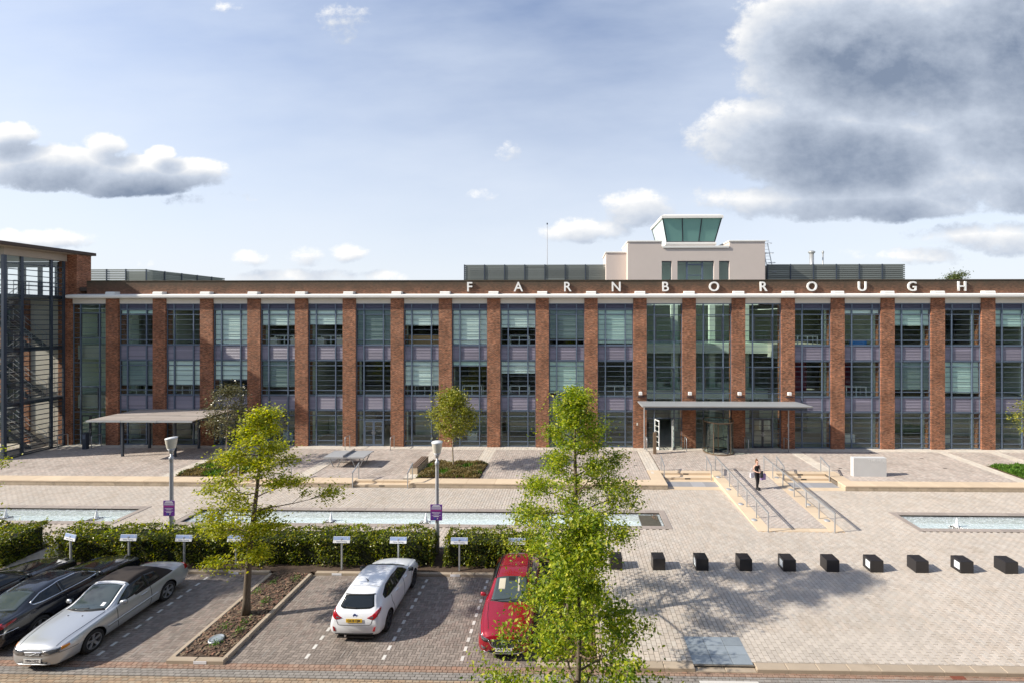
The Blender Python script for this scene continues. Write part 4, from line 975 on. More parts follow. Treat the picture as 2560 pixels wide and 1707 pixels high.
# cab base, flared glazing, roof
MB().box(8.95, 13.5, 43.5, 48.1, 16.7, 17.35).build('cab_base', M['render_pink'], ct); MB().bbox(8.85, 13.6, 43.4, 48.2, 17.35, 17.60, .03).build('cab_sill', M['white_render'], ct)
lo = [(9.0, 43.5), (13.45, 43.5), (13.45, 48.1), (9.0, 48.1)]; hi = [(8.5, 43.0), (13.95, 43.0), (13.95, 48.6), (8.5, 48.6)]
for s in range(4):
    a, b, c, d = lo[s], lo[(s+1)%4], hi[(s+1)%4], hi[s]
    for i in range(3):
        L = lambda p, q, t: (p[0]+(q[0]-p[0])*t, p[1]+(q[1]-p[1])*t)
        t0, t1 = i/3, (i+1)/3; p = L(a,b,t0); q = L(a,b,t1); r = L(d,c,t1); u = L(d,c,t0)
        MB().quad((*p,17.62),(*q,17.62),(*r,19.74),(*u,19.74)).build('cab_pane', M['cab_glass' if s != 3 else 'cab_glass_side'], ct)
    fr = MB()
    for i in range(4 if s != 3 else 1): p = L(a,b,i/3); u = L(d,c,i/3); fr.bar((*p,17.6),(*u,19.76),.09,.07)
    fr.bar((*a,17.64),(*b,17.64),.07,.07); fr.build('cab_frame', M['frame_dark'], ct)
MB().bbox(8.36, 14.08, 42.86, 48.75, 19.75, 20.03, .05).build('cab_roof', M['white_render'], ct)
MB().bbox(8.6, 13.9, 43.1, 48.5, 20.03, 20.14, .03).build('roof_cap', M['white_render'], ct)
lad = empty('roof_ladder', (18.6, 44.6, 12.95), 'caged steel ladder leaning against the pale tower block', 'ladder')
q = MB()
for X in (18.35, 18.85): q.bar((X+.85,44.4,13.0),(X,44.6,17.7),.06,.06)
q.build('rail', M['galvanised'], lad)
for i in range(14): t = i/14; MB().bar((18.35+.85*(1-t),44.4+.2*t,13.2+4.5*t),(18.85+.85*(1-t),44.4+.2*t,13.2+4.5*t),.03,.03).build('rung', M['galvanised'], lad)
for i in range(4):
    t = .35+i*.2; X = 18.6+.85*(1-t); z = 13.2+4.6*t; MB().tube([(X+.32*math.cos(a)+.1, 44.2+.35*math.sin(a), z) for a in np.linspace(0, 2*math.pi, 13)], .02, 5).build('cage_hoop', M['galvanised'], lad)
MB().bar((17.8,44.5,17.85),(18.95,44.5,17.85),.05,.05).build('top_rail', M['galvanised'], lad)
mast = empty('mast', (-2.36, 45, 12.95), 'thin vertical aerial mast on the roof', 'mast'); MB().tube([(-2.36,45,12.9),(-2.36,45,16),(-2.36,45,19.7)], [.05,.04,.025], 6).build('pole', M['lamp_grey'], mast); MB().lathe([(.02, 19.6), (.07, 19.65), (.07, 19.75), (.02, 19.8)], (-2.36, 45, 0), 8).build('tip', M['steel_dark'], mast)
for X, r, lb in ((25.85, .22, 'wide short steel flue with a cowl on the roof'), (27.05, .07, 'thin steel flue pipe on the roof')):
    e = empty('flue', (X, 50, 12.95), lb, 'flue'); MB().lathe([(r, 12.95), (r, 17.4)], (X, 50, 0), 14).build('pipe', M['chimney'], e, True); MB().lathe([(r*1.05, 17.4), (r*1.6, 17.5), (r*1.6, 17.62), (r*.6, 17.72)], (X, 50, 0), 14).build('cowl', M['chimney'], e)
# ------------------------------------------------------------------ glazed stair tower
st = empty('stair_tower', (-43, 34, TZ), 'glazed stair tower with steel glazing bars and brown flat roof', 'tower')
GX, GY = -40.4, 32.0
MB().bbox(-52, -39.5, 31.05, 37.5, 15.62, 15.86, .02).build('roof', M['roof_brown'], st); MB().box(-51.9, -39.75, 31.2, 37.35, 15.56, 15.62).build('soffit', M['soffit'], st)
MB().box(-51, -40.36, 31.95, 36.05, 15.0, 15.56).build('fascia', M['soffit'], st)
MB().box(-40.42, -39.62, 36.1, 37.2, CB, 15.56).build('brick_pier', M['brick_tower'], st); MB().box(-40.9, -40.37, 35.95, 36.6, TZ-.1, 15.0).build('brick_pier', M['brick_tower'], st)
for y, w in ((32.0, .12), (33.05, .09), (34.97, .09), (35.85, .08)): MB().box(GX-w, GX+w*.6, y-w*.8, y+w*.8, TZ-.1, 15.0).build('post', M['tower_steel'], st)
for x in (-42.2, -44.0, -45.8, -47.6): MB().box(x-.08, x+.08, GY-.08, GY+.08, TZ-.1, 15.0).build('post', M['tower_steel'], st)
z = TZ+.16; i = 0
while z < 14.9:
    MB().box(GX-.01, GX+.075, GY+.1, 35.88, z-.028, z+.028).build('glazing_bar', M['tower_steel'], st); MB().box(-50, GX-.15, GY-.06, GY+.02, z-.028, z+.028).build('glazing_bar', M['tower_steel'], st)
    z += .375 if z < 12.3 else (.30 if z < 13.1 else .43)
for a, b in ((32.12, 33.0), (33.1, 34.92), (35.02, 35.8)): MB().box(GX-.03, GX-.02, a, b, TZ+.05, 14.98).build('pane', M['glass_tower'], st)
MB().box(-50, GX-.12, GY+.03, GY+.04, TZ+.05, 14.98).build('pane', M['glass_tower'], st)
MB().box(GX-.1, GX+.08, GY, 35.9, TZ-.1, TZ+.06).build('sill', M['frame_dark'], st)
MB().box(-50, GX, 32, 36.2, TZ-.2, TZ-.005).build('floor', M['frieze'], st)
# the wall behind the stairs
for a, b, m, zt in ((-44.2, -43.65, 'brick_tower', 12.2), (-43.65, -41.68, 'frieze', 12.2), (-41.65, -41.27, 'frieze', 12.2), (-41.27, -40.9, 'brick_tower', 12.2), (-48.5, -45.8, 'brick_tower', 12.2)): MB().box(a, b, 36.2 if 'brick' in m else 36.3, 36.5, TZ, zt).build('wall_panel', M[m], st)
MB().box(-45.8, -44.2, 36.4, 36.45, TZ, 12.2).build('blue_glazing', M['car_glass_pale'], st)
for x in (-45.75, -44.65, -44.22): MB().box(x-.07, x+.07, 36.3, 36.42, TZ, 15).build('mullion', M['frame_dark'], st)
for x in (-48, -46.6, -44.4, -42.8, -41.4): MB().box(x-.16, x+.16, 36.2, 36.3, 12.2, 15.0).build('mullion', M['tower_steel'], st)
MB().box(-48.5, -40.9, 36.2, 36.32, 12.0, 12.3).build('beam', M['frame_dark'], st); MB().box(-48.5, -40.9, 36.21, 36.3, 14.55, 15.0).build('beam', M['tower_steel'], st)
def flight(xa, za, xb, zb, y0, y1):
    q = MB()
    for y in (y0, y1): q.add([(xa,y-.03,za-.32),(xb,y-.03,zb-.32),(xb,y-.03,zb+.06),(xa,y-.03,za+.06),(xa,y+.03,za-.32),(xb,y+.03,zb-.32),(xb,y+.03,zb+.06),(xa,y+.03,za+.06)],[(0,1,2,3),(7,6,5,4),(0,4,5,1),(1,5,6,2),(2,6,7,3),(3,7,4,0)])
    o = q.build('stringer', M['steel_dark'], st); fix_normals(o.data); n = 11
    for i in range(n):
        t = (i+.5)/n; x = xa+(xb-xa)*t; z = za+(zb-za)*t; w = abs(xb-xa)/n
        MB().box(x-w/2, x+w/2+.02, y0+.03, y1-.03, z-.03, z+.02).build('tread', M['galvanised_dull'], o)
    r = MB()
    for y in (y0, y1):
        for h in (1.0, .6): r.tube([(xa,y,za+h),(xb,y,zb+h)], .02, 6)
        for t in (0, .33, .66, 1): r.tube([(xa+(xb-xa)*t,y,za+(zb-za)*t),(xa+(xb-xa)*t,y,za+(zb-za)*t+1.0)], .018, 6)
    r.build('handrail', M['galvanised'], o)
lv = [TZ, 4.35, 8.3, 12.25]
for a, b in zip(lv, lv[1:]):
    mid = (a+b)/2
    flight(-41.7, a, -44.4, mid, 34.75, 35.75); flight(-44.4, mid, -41.7, b, 33.2, 34.3)
    MB().box(-45.6, -44.4, 32.5, 35.9, mid-.25, mid).build('landing', M['steel_dark'], st); MB().box(-41.7, -40.6, 32.7, 36.1, b-.28, b).build('landing', M['steel_dark'], st)
    q = MB()
    for h in (.35, .7, 1.0): q.tube([(-45.55,32.55,mid+h),(-44.45,32.55,mid+h)], .018, 6); q.tube([(-40.65,32.75,b+h),(-40.65,35.6,b+h)], .018, 6)
    for y in (32.75, 33.7, 34.6, 35.6): q.tube([(-40.65,y,b),(-40.65,y,b+1.0)], .018, 6)
    q.build('guard_rail', M['galvanised'], st)
MB().box(-48.5, -41.7, 34.4, 36.1, 11.97, 12.25).build('landing', M['steel_dark'], st)
# ------------------------------------------------------------------ slatted shelter
sh = empty('shelter', (-30, 33.5, TZ), 'open shelter with a weathered timber slat roof on dark posts', 'shelter')
SX = (-33.75, -31.25, -28.7, -26.2)
for a, b in zip(SX, SX[1:]):
    q = MB(); y = 31.38
    while y < 35.2: q.box(a+.015, b-.015, y, y+.105, 3.37, 3.41); y += .125
    o = q.build('slat_panel', M['timber_grey'], sh); o['kind'] = 'stuff'
    MB().box(a+.02, b-.02, 31.3, 31.36, 3.29, 3.40).build('edge_trim', M['canopy_metal'], sh)
    MB().box(a+.01, b-.01, 31.38, 35.2, 3.34, 3.365).build('roof_sheet', M['timber_dark'], sh)
for X in (-32.8, -28.9):
    MB().box(X-.05, X+.05, 31.4, 35.25, 3.18, 3.335).build('rafter', M['steel_dark'], sh)
    for Y in (33.0, 35.15): MB().box(X-.065, X+.065, Y-.065, Y+.065, TZ-.02, 3.18).build('post', M['steel_dark'], sh)
for X in (-33.6, -26.35): MB().box(X-.04, X+.04, 31.4, 35.25, 3.22, 3.335).build('rafter', M['steel_dark'], sh)
for Y in (33.0, 35.15): MB().box(-33.5, -26.4, Y-.04, Y+.04, 3.06, 3.17).build('beam', M['steel_dark'], sh)
# ------------------------------------------------------------------ handrails
def handrail(label, pts, group=None, h=.95, cat='handrail', sec=.05):
    """pts: posts (x, y, z at the foot); a flat steel rail runs over them"""
    e = empty('handrail', pts[0], label, cat, group)
    for x, y, z in pts: MB().box(x-sec*.5, x+sec*.5, y-.02, y+.02, z-.02, z+h).build('post', M['galvanised_dull'], e)
    q = MB()
    d = Vector(pts[-1])-Vector(pts[0]); d.normalize()
    a = Vector(pts[0])+Vector((0,0,h))-d*.06; b = Vector(pts[-1])+Vector((0,0,h))+d*.06
    q.bar(a, b, .05, .04); q.build('rail', M['galvanised'], e)
    MB().bar(a-Vector((0,0,.075)), b-Vector((0,0,.075)), .02, .03).build('lower_rail', M['galvanised_dull'], e)
    return e
rp = (30.74, 29.4, 28.0, 26.6, 25.25, 23.95, 22.53)
handrail('long seven-post steel handrail on the ramp side towards the open doors', [(9.56, y, float(rz(0, y)) if y < 30.7 else TZ) for y in rp])
handrail('long seven-post steel handrail on the ramp side towards the stone sign', [(12.76, y, float(rz(0, y)) if y < 30.7 else TZ) for y in rp])
for X, lb in ((5.95, 'short steel stair handrail at the low wall corner, below the open doors'), (8.95, 'short steel stair handrail next to the ramp, below the open doors'), (13.55, 'short steel stair handrail next to the ramp, below the closed doors'), (16.42, 'short steel stair handrail near the stone sign')):
    handrail(lb, [(X, 30.62, TZ), (X, 29.6, PZ)])
for X, lb in ((-21.1, 'short steel step rail beside the green bed by the shelter'), (-17.7, 'short steel step rail half hidden by the leaning tree'), (-13.4, 'short steel step rail in front of the table tennis table'), (-10.0, 'short steel step rail in front of the bench')):
    handrail(lb, [(X, 28.75, TZ), (X, 27.93, PZ)])
def hoop(x, label, y0=34.95, y1=35.7, h=.95):
    e = empty('door_rail', (x, y0, TZ), label, 'rail', 'hoop rails beside doors'); q = MB()
    q.tube([(x,y0,TZ-.02),(x,y0,TZ+h-.06),(x,y0+.06,TZ+h),(x,y1-.06,TZ+h),(x,y1,TZ+h-.06),(x,y1,TZ-.02)], .028, 8); q.build('hoop', M['galvanised'], e, True)
    for y in (y0, y1): MB().lathe([(.06, TZ), (.06, TZ+.012), (0, TZ+.014)], (x, y, 0), 12, cap=False).build('foot_plate', M['galvanised_dull'], e)
for X, lb in ((-17.35, 'shelter'), (-13.85, 'bench')): hoop(X, 'steel hoop rail at the %s side of the door behind the table tennis table' % lb)
for X, lb in ((5.75, 'steel hoop rail behind the bronze post by the open doors'), (8.75, 'steel hoop rail between the open doors and the revolving door')): hoop(X, lb, 35.1, 35.75)
for X, lb in ((13.35, 'steel hoop rail between the revolving door and the closed doors'), (16.35, 'steel hoop rail at the far pier of the closed entrance doors')): hoop(X, lb, 34.95, 35.7)
for X, lb in ((-39.9, 'steel hoop rail against the stair tower glazing'), (-37.2, 'steel hoop rail by the dark control post and shelter')): hoop(X, lb)
tag(MB().bbox(6.1, 6.32, 34.28, 34.5, TZ-.02, TZ+1.6, .01).build('bronze_post', M['bronze']), 'tall square bronze post before the open doors', 'post')
e = empty('ticket_post', (-37.5, 34.8, TZ), 'dark square control post near the stair tower door', 'post'); MB().bbox(-37.65, -37.35, 34.68, 34.92, TZ-.02, TZ+1.25, .02).build('post_body', M['steel_dark'], e); MB().box(-37.6, -37.4, 34.672, 34.68, TZ+.8, TZ+1.1).build('face_plate', M['frame'], e)
# ------------------------------------------------------------------ granite blocks
for i, X in enumerate((1.6, 3.37, 5.14, 6.92, 8.70, 10.46, 12.24, 14.06, 15.86, 17.64)):
    lit = i in (2, 4, 6, 8)
    e = empty('granite_block', (X+.25, 19.3, PZ), 'black granite block with a pale side panel, %s from the red car\'s tree' % ORD[i] if lit else 'plain black granite block, %s in the row from the red car\'s tree' % ORD[i], 'block', 'granite blocks with a panel' if lit else 'plain granite blocks')
    MB().bbox(X, X+.51, 19.04, 19.56, PZ-.02, PZ+.485, .012).build('stone', M['granite'], e)
    if lit: MB().box(X-.012, X+.002, 19.1, 19.36, PZ+.13, PZ+.40).build('light_panel', M['panel_light'], e)
# ------------------------------------------------------------------ stone sign
hub = empty('stone_sign', (19.05, 29.85, TZ), 'pale grey stone slab sign lettered THE HUB', 'sign')
MB().bbox(18.0, 20.08, 29.70, 30.02, TZ-.02, TZ+1.19, .012).build('slab', M['stone_sign'], hub)
text_mesh('letters', 'THE HUB', .27, M['stone_letter'], hub, Matrix.Translation(Vector((19.49, 29.697, TZ+1.0))-wloc(hub)) @ Matrix.Rotation(R(90), 4, 'X'), .004)
# ------------------------------------------------------------------ table tennis table
tt = empty('tennis_table', (-15.3, 31.35, TZ), 'grey steel outdoor table tennis table on the terrace', 'table')
for a, b in ((-16.68, -15.3), (-15.29, -13.91)): MB().bbox(a, b, 30.6, 32.1, TZ+.72, TZ+.76, .008).build('table_top', M['galvanised_dull'], tt)
MB().box(-15.31, -15.28, 30.5, 32.2, TZ+.762, TZ+.90).build('net', M['galvanised'], tt)
MB().box(-16.7, -13.89, 30.57, 30.595, TZ+.68, TZ+.765).build('edge_rail', M['galvanised'], tt); MB().box(-16.7, -13.89, 32.105, 32.13, TZ+.68, TZ+.765).build('edge_rail', M['galvanised'], tt)
for cx_ in (-16.0, -14.5):
    for yy in (30.9, 31.8):
        for s in (-1, 1):
            MB().tube([(cx_+s*.10,yy,TZ),(cx_+s*.2,yy,TZ+.12),(cx_+s*.34,yy,TZ+.42),(cx_+s*.5,yy,TZ+.72)], .035, 8).build('leg', M['galvanised'], tt, True)
# ------------------------------------------------------------------ bench
be = empty('bench', (-10.2, 30.75, TZ), 'low stone bench with dark timber slats next to the heather bed', 'bench')
MB().bbox(-10.45, -9.97, 29.6, 29.72, TZ-.02, TZ+.42, .01).build('end_stone', M['stone_cream'], be); MB().bbox(-10.45, -9.97, 31.8, 31.92, TZ-.02, TZ+.42, .01).build('end_stone', M['stone_cream'], be); MB().box(-10.4, -10.0, 29.72, 31.8, TZ, TZ+.30).build('base', M['stone_cream'], be)
for i in range(4): x = -10.46+i*.132; MB().bbox(x, x+.085, 29.58, 31.94, TZ+.42, TZ+.47, .008).build('slat', M['timber_dark'], be)
# ------------------------------------------------------------------ lamp posts with purple notices
def lamp(x, y, label, tilt, zs):
    e = empty('lamp_post', (x, y, PZ), label, 'lamp')
    MB().lathe([(.105, 0), (.105, 1.2), (.085, 1.3), (.075, 3.75), (.075, 3.9), (.095, 3.92), (.095, 4.05), (.05, 4.07), (.05, 4.25)], (x, y, PZ), 14).build('pole', M['lamp_grey'], e, True)
    MB().lathe([(.05, 4.22), (.09, 4.32), (.165, 4.47)], (x, y, PZ-.02), 18).build('lamp_cone', M['lamp_grey'], e, True)
    MB().lathe([(.165, 4.47), (.212, 4.72), (.23, 4.9)], (x, y, PZ-.02), 18, cap=False).build('lamp_glass', M['lamp_diffuser'], e, True)
    MB().lathe([(.05, 4.47), (.05, 4.75)], (x, y, PZ-.02), 8).build('bulb', M['lamp_white'], e)
    c = MB().lathe([(.235, 4.89), (.245, 4.92), (.225, 4.95), (0, 4.975)], (x, y, PZ-.02), 18, cap=False)
    if tilt: c.v = [(a, b, z_+(a-x)*.10) for a, b, z_ in c.v]
    c.build('lamp_cap', M['lamp_white'], e, True)
    s = empty('notice', (x, y-.13, zs), 'purple parking notice on the lamp post beside the stair tower pool' if x < -10 else 'purple parking notice on the lamp post in the hedge gap', 'sign')
    MB().bbox(x-.26, x+.26, y-.13, y-.115, zs, zs+.70, .003).build('board', M['sign_purple'], s)
    yb = y-.134
    MB().box(x-.25, x+.25, yb, yb+.003, zs+.40, zs+.465).build('magenta_band', M['sign_magenta'], s)
    for (a, b, z0, h) in ((-.15, .15, .645, .022), (-.19, .19, .61, .022), (-.22, .22, .575, .008), (-.2, .2, .555, .008), (-.22, .22, .50, .022), (-.19, .19, .345, .008), (-.19, .19, .32, .008), (-.12, .12, .275, .014), (-.2, .2, .215, .008), (-.12, .12, .165, .022)):
        MB().box(x+a, x+b, yb, yb+.002, zs+z0, zs+z0+h).build('text_line', M['sign_white'], s)
    text_mesh('letter_p', 'P', .11, M['sign_white'], s, Matrix.Translation(Vector((x+.06, yb, zs+.075))-wloc(s)) @ Matrix.Rotation(R(90), 4, 'X'), .002)
    MB().box(x-.1, x-.02, yb, yb+.002, zs+.035, zs+.12).build('blue_mark', M['sign_navy'], s)
    return e
lamp(-18.3, 20.7, 'grey lamp post with slanted cap rising behind the hedge', True, 1.52)
lamp(-5.94, 20.25, 'grey lamp post with flat cap in the gap between hedges', False, 1.62)
# ------------------------------------------------------------------ parking signs
for i, X in enumerate((-21.06, -18.56, -16.2, -14.0, -9.54, -7.17, -4.63, -2.24)):
    tw = i == 0
    e = empty('parking_sign', (X, 18.92, .07), 'twisted blue and white parking sign at the end of the hedge' if tw else 'blue and white parking sign, %s along the hedge from the twisted one' % ORD[i-1], 'sign', None if tw else 'parking signs along the hedge')
    MB().box(-.03, .03, -.005, .055, 0, 1.3).build('post', M['galvanised_dull'], e, local=True)
    MB().bbox(-.35, .35, -.03, -.01, 1.12, 1.37, .003).build('board', M['sign_white'], e, local=True)
    b = MB().box(-.345, .345, -.034, -.031, 1.235, 1.365).build('blue_field', M['sign_blue'], e, local=True)
    text_mesh('wording', 'Visitor Parking', .075, M['ink_grey'], e, Matrix.Translation((0, -.0335, 1.175)) @ Matrix.Rotation(R(90), 4, 'X'), .001)
    text_mesh('letter_p', 'P', .1, M['sign_white'], e, Matrix.Translation((.25, -.036, 1.30)) @ Matrix.Rotation(R(90), 4, 'X'), .001)
    for o in children(e):
        if o.name.split('.')[0] != 'post':
            o.rotation_euler = (R(-14), 0, 0); o.location = (0, -.27, .03)
    e.rotation_euler = (0, 0, R(32) if tw else 0)
    if tw: e.rotation_euler = (0, 0, R(-16))
# ------------------------------------------------------------------ plants
def leaf_arrays(P, L, up=.55, wr=.55, fold=.25):
    """folded diamond leaves at the points P, length L (array), normals biased upwards"""
    n = len(P); nrm = rng.normal(0, 1, (n, 3)); nrm /= np.linalg.norm(nrm, axis=1)[:, None]; nrm[:, 2] = np.abs(nrm[:, 2]) if up > 0 else nrm[:, 2]; nrm[:, 2] += up
    nrm /= np.linalg.norm(nrm, axis=1)[:, None]
    t = rng.normal(0, 1, (n, 3)); t -= nrm*np.sum(t*nrm, 1)[:, None]; t /= np.linalg.norm(t, axis=1)[:, None]; b = np.cross(nrm, t)
    L = np.asarray(L)[:, None]; V = np.zeros((n, 4, 3)); W = L*wr*.5
    V[:, 0] = P-t*L*.5; V[:, 1] = P+b*W+nrm*W*fold; V[:, 2] = P+t*L*.5; V[:, 3] = P-b*W+nrm*W*fold
    return V.reshape(-1, 3), np.arange(n*4).reshape(n, 4)
def tree(name, label, base, H, r0, t0, prof, limbs, leaf, size, per, seed, lean=(0, 0), trunk='trunk', cat='tree', group=None, rise=(.25, .55), clump=(.34, .15), sub=(3, 5), twigs=True, wob=.05, up=.55, side=None, dens=1.0, thin=.0, var=(.55, 1.12)):
    rd = random.Random(seed); B = Vector(base)
    e = empty(name, base, label, cat, group)
    def tr(t): return B+Vector((lean[0]*t+wob*math.sin(t*7+seed), lean[1]*t+wob*math.cos(t*5+seed*2), H*t))
    q = MB(); pts = [tr(i/14) for i in range(15)]
    q.tube(pts, [max(.012, r0*(1-i/14)**.8*(1.25 if i == 0 else 1)) for i in range(15)], 9); tk = q.build('trunk', M[trunk], e, True)
    br = MB(); C = []
    ga = rd.uniform(0, 6)
    for i in range(limbs):
        t = t0+(1-t0)*((i+.5)/limbs)**.92; a = ga+i*2.39996+rd.uniform(-.3, .3); L = prof((t-t0)/(1-t0))*rd.uniform(*var)
        if side: L *= side(a, (t-t0)/(1-t0))
        p = tr(t*.985); rs = rd.uniform(*rise); pl = [p]; d = Vector((math.cos(a), math.sin(a), rs))
        n = 5
        for k in range(1, n+1):
            u = k/n; pl.append(p+Vector((math.cos(a+.15*math.sin(u*3+i))*L*u, math.sin(a+.15*math.sin(u*3+i))*L*u, rs*L*u*(1.15-.45*u)))+Vector((rd.gauss(0,.03), rd.gauss(0,.03), rd.gauss(0,.03))))
        rr = max(.011, r0*.36*(1-t)**.6); br.tube(pl, [rr*(1-.8*k/n) for k in range(n+1)], 5, False)
        for k in range(rd.randint(*sub)+ (2 if L > 1.2 else 0)):
            u = rd.uniform(.38, 1); j = min(n-1, int(u*n)); s = pl[j].lerp(pl[j+1], u*n-j); aa = a+rd.uniform(-1.3, 1.3); l = L*rd.uniform(.16, .38)
            tip = s+Vector((math.cos(aa)*l, math.sin(aa)*l, l*rd.uniform(.1, .6)))
            if twigs: br.tube([s, s.lerp(tip, .5)+Vector((0,0,.03)), tip], [.012, .009, .004], 4, False)
            if rd.random() > thin: C.append((tip, rd.uniform(.55, 1.5)))
        C.append((pl[-1], 1.0))
    for k in range(6): C.append((tr(.93+.012*k)+Vector((rd.gauss(0,.12), rd.gauss(0,.12), 0)), .8))
    br.build('branches', M['twig'], e, True)
    P = []; S = []
    for c, s in C:
        n = int(per*s*dens)
        g = np.array(c)[None]+rng.normal(0, 1, (n, 3))*np.array([clump[0], clump[0], clump[1]])*s*rd.uniform(.75, 1.15)
        P.append(g); S.append(rng.triangular(.45, .85, 1.45, n)*size)
    P = np.concatenate(P); S = np.concatenate(S)
    V, F = leaf_arrays(P, S, up); o = np_mesh('crown', V, F, M[leaf], e, 'stuff', off=wloc(e)); 
    return e
def cone(r_lo, r_mid, r_hi, m=.25): return lambda t: (r_lo+(r_mid-r_lo)*(t/m)) if t < m else (r_mid+(r_hi-r_mid)*((t-m)/(1-m))**.85)
tree('street_tree', 'young leaning tree with bright yellow-green leaves in the bark bed', (-11.42, 15.87, .1), 7.2, .125, .24, cone(1.7, 2.2, .3, .2), 32, 'leaf_bright', .105, 100, 3, lean=(.62, .1), rise=(.08, .42), clump=(.2, .115), thin=.1, side=lambda a, t: (.3 if (t < .3 and math.cos(a) > -.25) else (1.3 if (math.cos(a) > .5 and .3 < t < .45) else .95)))
tree('street_tree', 'tall layered green tree in the bark bed beside the red car', (-.03, 15.9, .1), 7.9, .13, .2, cone(2.2, 2.55, .3, .25), 40, 'leaf_mid', .105, 110, 11, lean=(.25, 0), rise=(.2, .45), clump=(.2, .14))
tree('street_tree', 'big-leaved tree across the road, its crown rising over the red car', (-.06, 9.0, 0), 6.55, .10, .24, cone(1.4, 1.6, .3, .3), 30, 'leaf_mid', .088, 120, 23, lean=(.28, .05), rise=(.2, .55), clump=(.17, .13))
tree('street_tree', 'green tree in the bark bed past the black cars', (-22.8, 15.9, .1), 7.3, .12, .30, cone(1.5, 2.1, .35, .22), 32, 'leaf_bright', .105, 90, 31, lean=(.1, 0), clump=(.25, .11), thin=.2)
tree('terrace_tree', 'thin sparse olive-leaved tree in the bed by the shelter', (-23.59, 31.1, TZ), 5.2, .055, .34, cone(.75, 1.45, .5, .35), 32, 'leaf_grey', .14, 34, 41, trunk='trunk_pale', rise=(.5, .9), clump=(.24, .17), thin=.3)
tree('terrace_tree', 'small upright olive-green tree in the heather bed by the bench', (-7.93, 30.76, TZ), 5.0, .055, .40, cone(.9, 1.3, .55, .35), 36, 'leaf_olive', .15, 46, 47, trunk='trunk_pale', rise=(.45, .8), clump=(.24, .18))
tree('terrace_tree', 'small olive tree in the green bed beyond the stone sign', (30.45, 30.6, TZ), 5.0, .055, .40, cone(.8, 1.3, .5, .35), 28, 'leaf_olive', .13, 22, 53, trunk='trunk_pale', rise=(.45, .8), clump=(.22, .16))
tree('distant_tree', 'rounded tree top showing over the parapet past the letter G', (73.9, 90, 0), 18.8, .3, .55, cone(2.0, 2.9, 1.2, .5), 26, 'leaf_far', .30, 60, 59, clump=(.6, .45), twigs=False)
tree('distant_tree', 'small bushy tree top behind the steel flues', (33.2, 62, 0), 16.0, .2, .7, cone(.8, 1.0, .4, .5), 12, 'leaf_bright', .2, 40, 61, clump=(.4, .25), twigs=False)
def hedge(x0, x1, y0, y1, z1, label, seed, n=360):
    e = empty('hedge', ((x0+x1)/2, (y0+y1)/2, .07), label, 'hedge')
    zb = .07
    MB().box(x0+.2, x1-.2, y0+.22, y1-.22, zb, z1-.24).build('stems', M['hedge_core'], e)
    P = []
    def bump(u, v): return .10*np.sin(u*2.1+seed)+.07*np.sin(u*5.3+seed*2)+.06*np.sin(v*6+u*3)+rng.normal(0, .05, len(u))
    L, D, Hh = x1-x0, y1-y0, z1-zb
    k = int(n*L*D); u = rng.uniform(0, L, k); v = rng.uniform(0, D, k); P.append(np.stack([x0+u, y0+v, z1-.05+bump(u, v)*.8-.14*np.abs((v/D-.5)*2)**4], 1))
    for yy, s in ((y0, -1), (y1, 1)):
        k = int(n*L*Hh*(1 if s < 0 else .5)); u = rng.uniform(0, L, k); w = rng.uniform(0, 1, k)**.9; P.append(np.stack([x0+u, yy+s*(bump(u, w*Hh)*.9-.08-.05*w), zb+.05+w*(Hh-.1)], 1))
    for xx, s in ((x0, -1), (x1, 1)):
        k = int(n*D*Hh); u = rng.uniform(0, D, k); w = rng.uniform(0, 1, k); P.append(np.stack([xx+s*(bump(u, w*Hh)*.9-.05), y0+u, zb+.05+w*(Hh-.1)], 1))
    P = np.concatenate(P)
    V, F = leaf_arrays(P, rng.uniform(.07, .13, len(P)), .25, .6); np_mesh('foliage', V, F, M['leaf_hedge'], e, 'stuff', off=wloc(e))
    # young shoots that stand out of the clipped surface
    k = int(L*9); u = rng.uniform(x0, x1, k); v = rng.uniform(y0, y1, k); Q = []
    for a, b in zip(u, v):
        h = rng.uniform(.06, .28); 
        for s in range(5): Q.append((a+rng.normal(0, .02), b+rng.normal(0, .02), z1+.02+h*s/5))
    V, F = leaf_arrays(np.array(Q), rng.uniform(.05, .10, len(Q)), .1, .6); np_mesh('shoots', V, F, M['leaf_mid'], e, 'stuff', off=wloc(e))
    return e
hedge(-22.2, -5.95, 19.08, 20.45, 1.30, 'long clipped hedge behind the parked cars', 1)
hedge(-5.35, -1.25, 19.08, 20.4, 1.28, 'short clipped hedge behind the red car', 4)
hedge(-33, -23.75, 18.5, 20.6, 1.3, 'clipped hedge beyond the path by the black cars', 7)
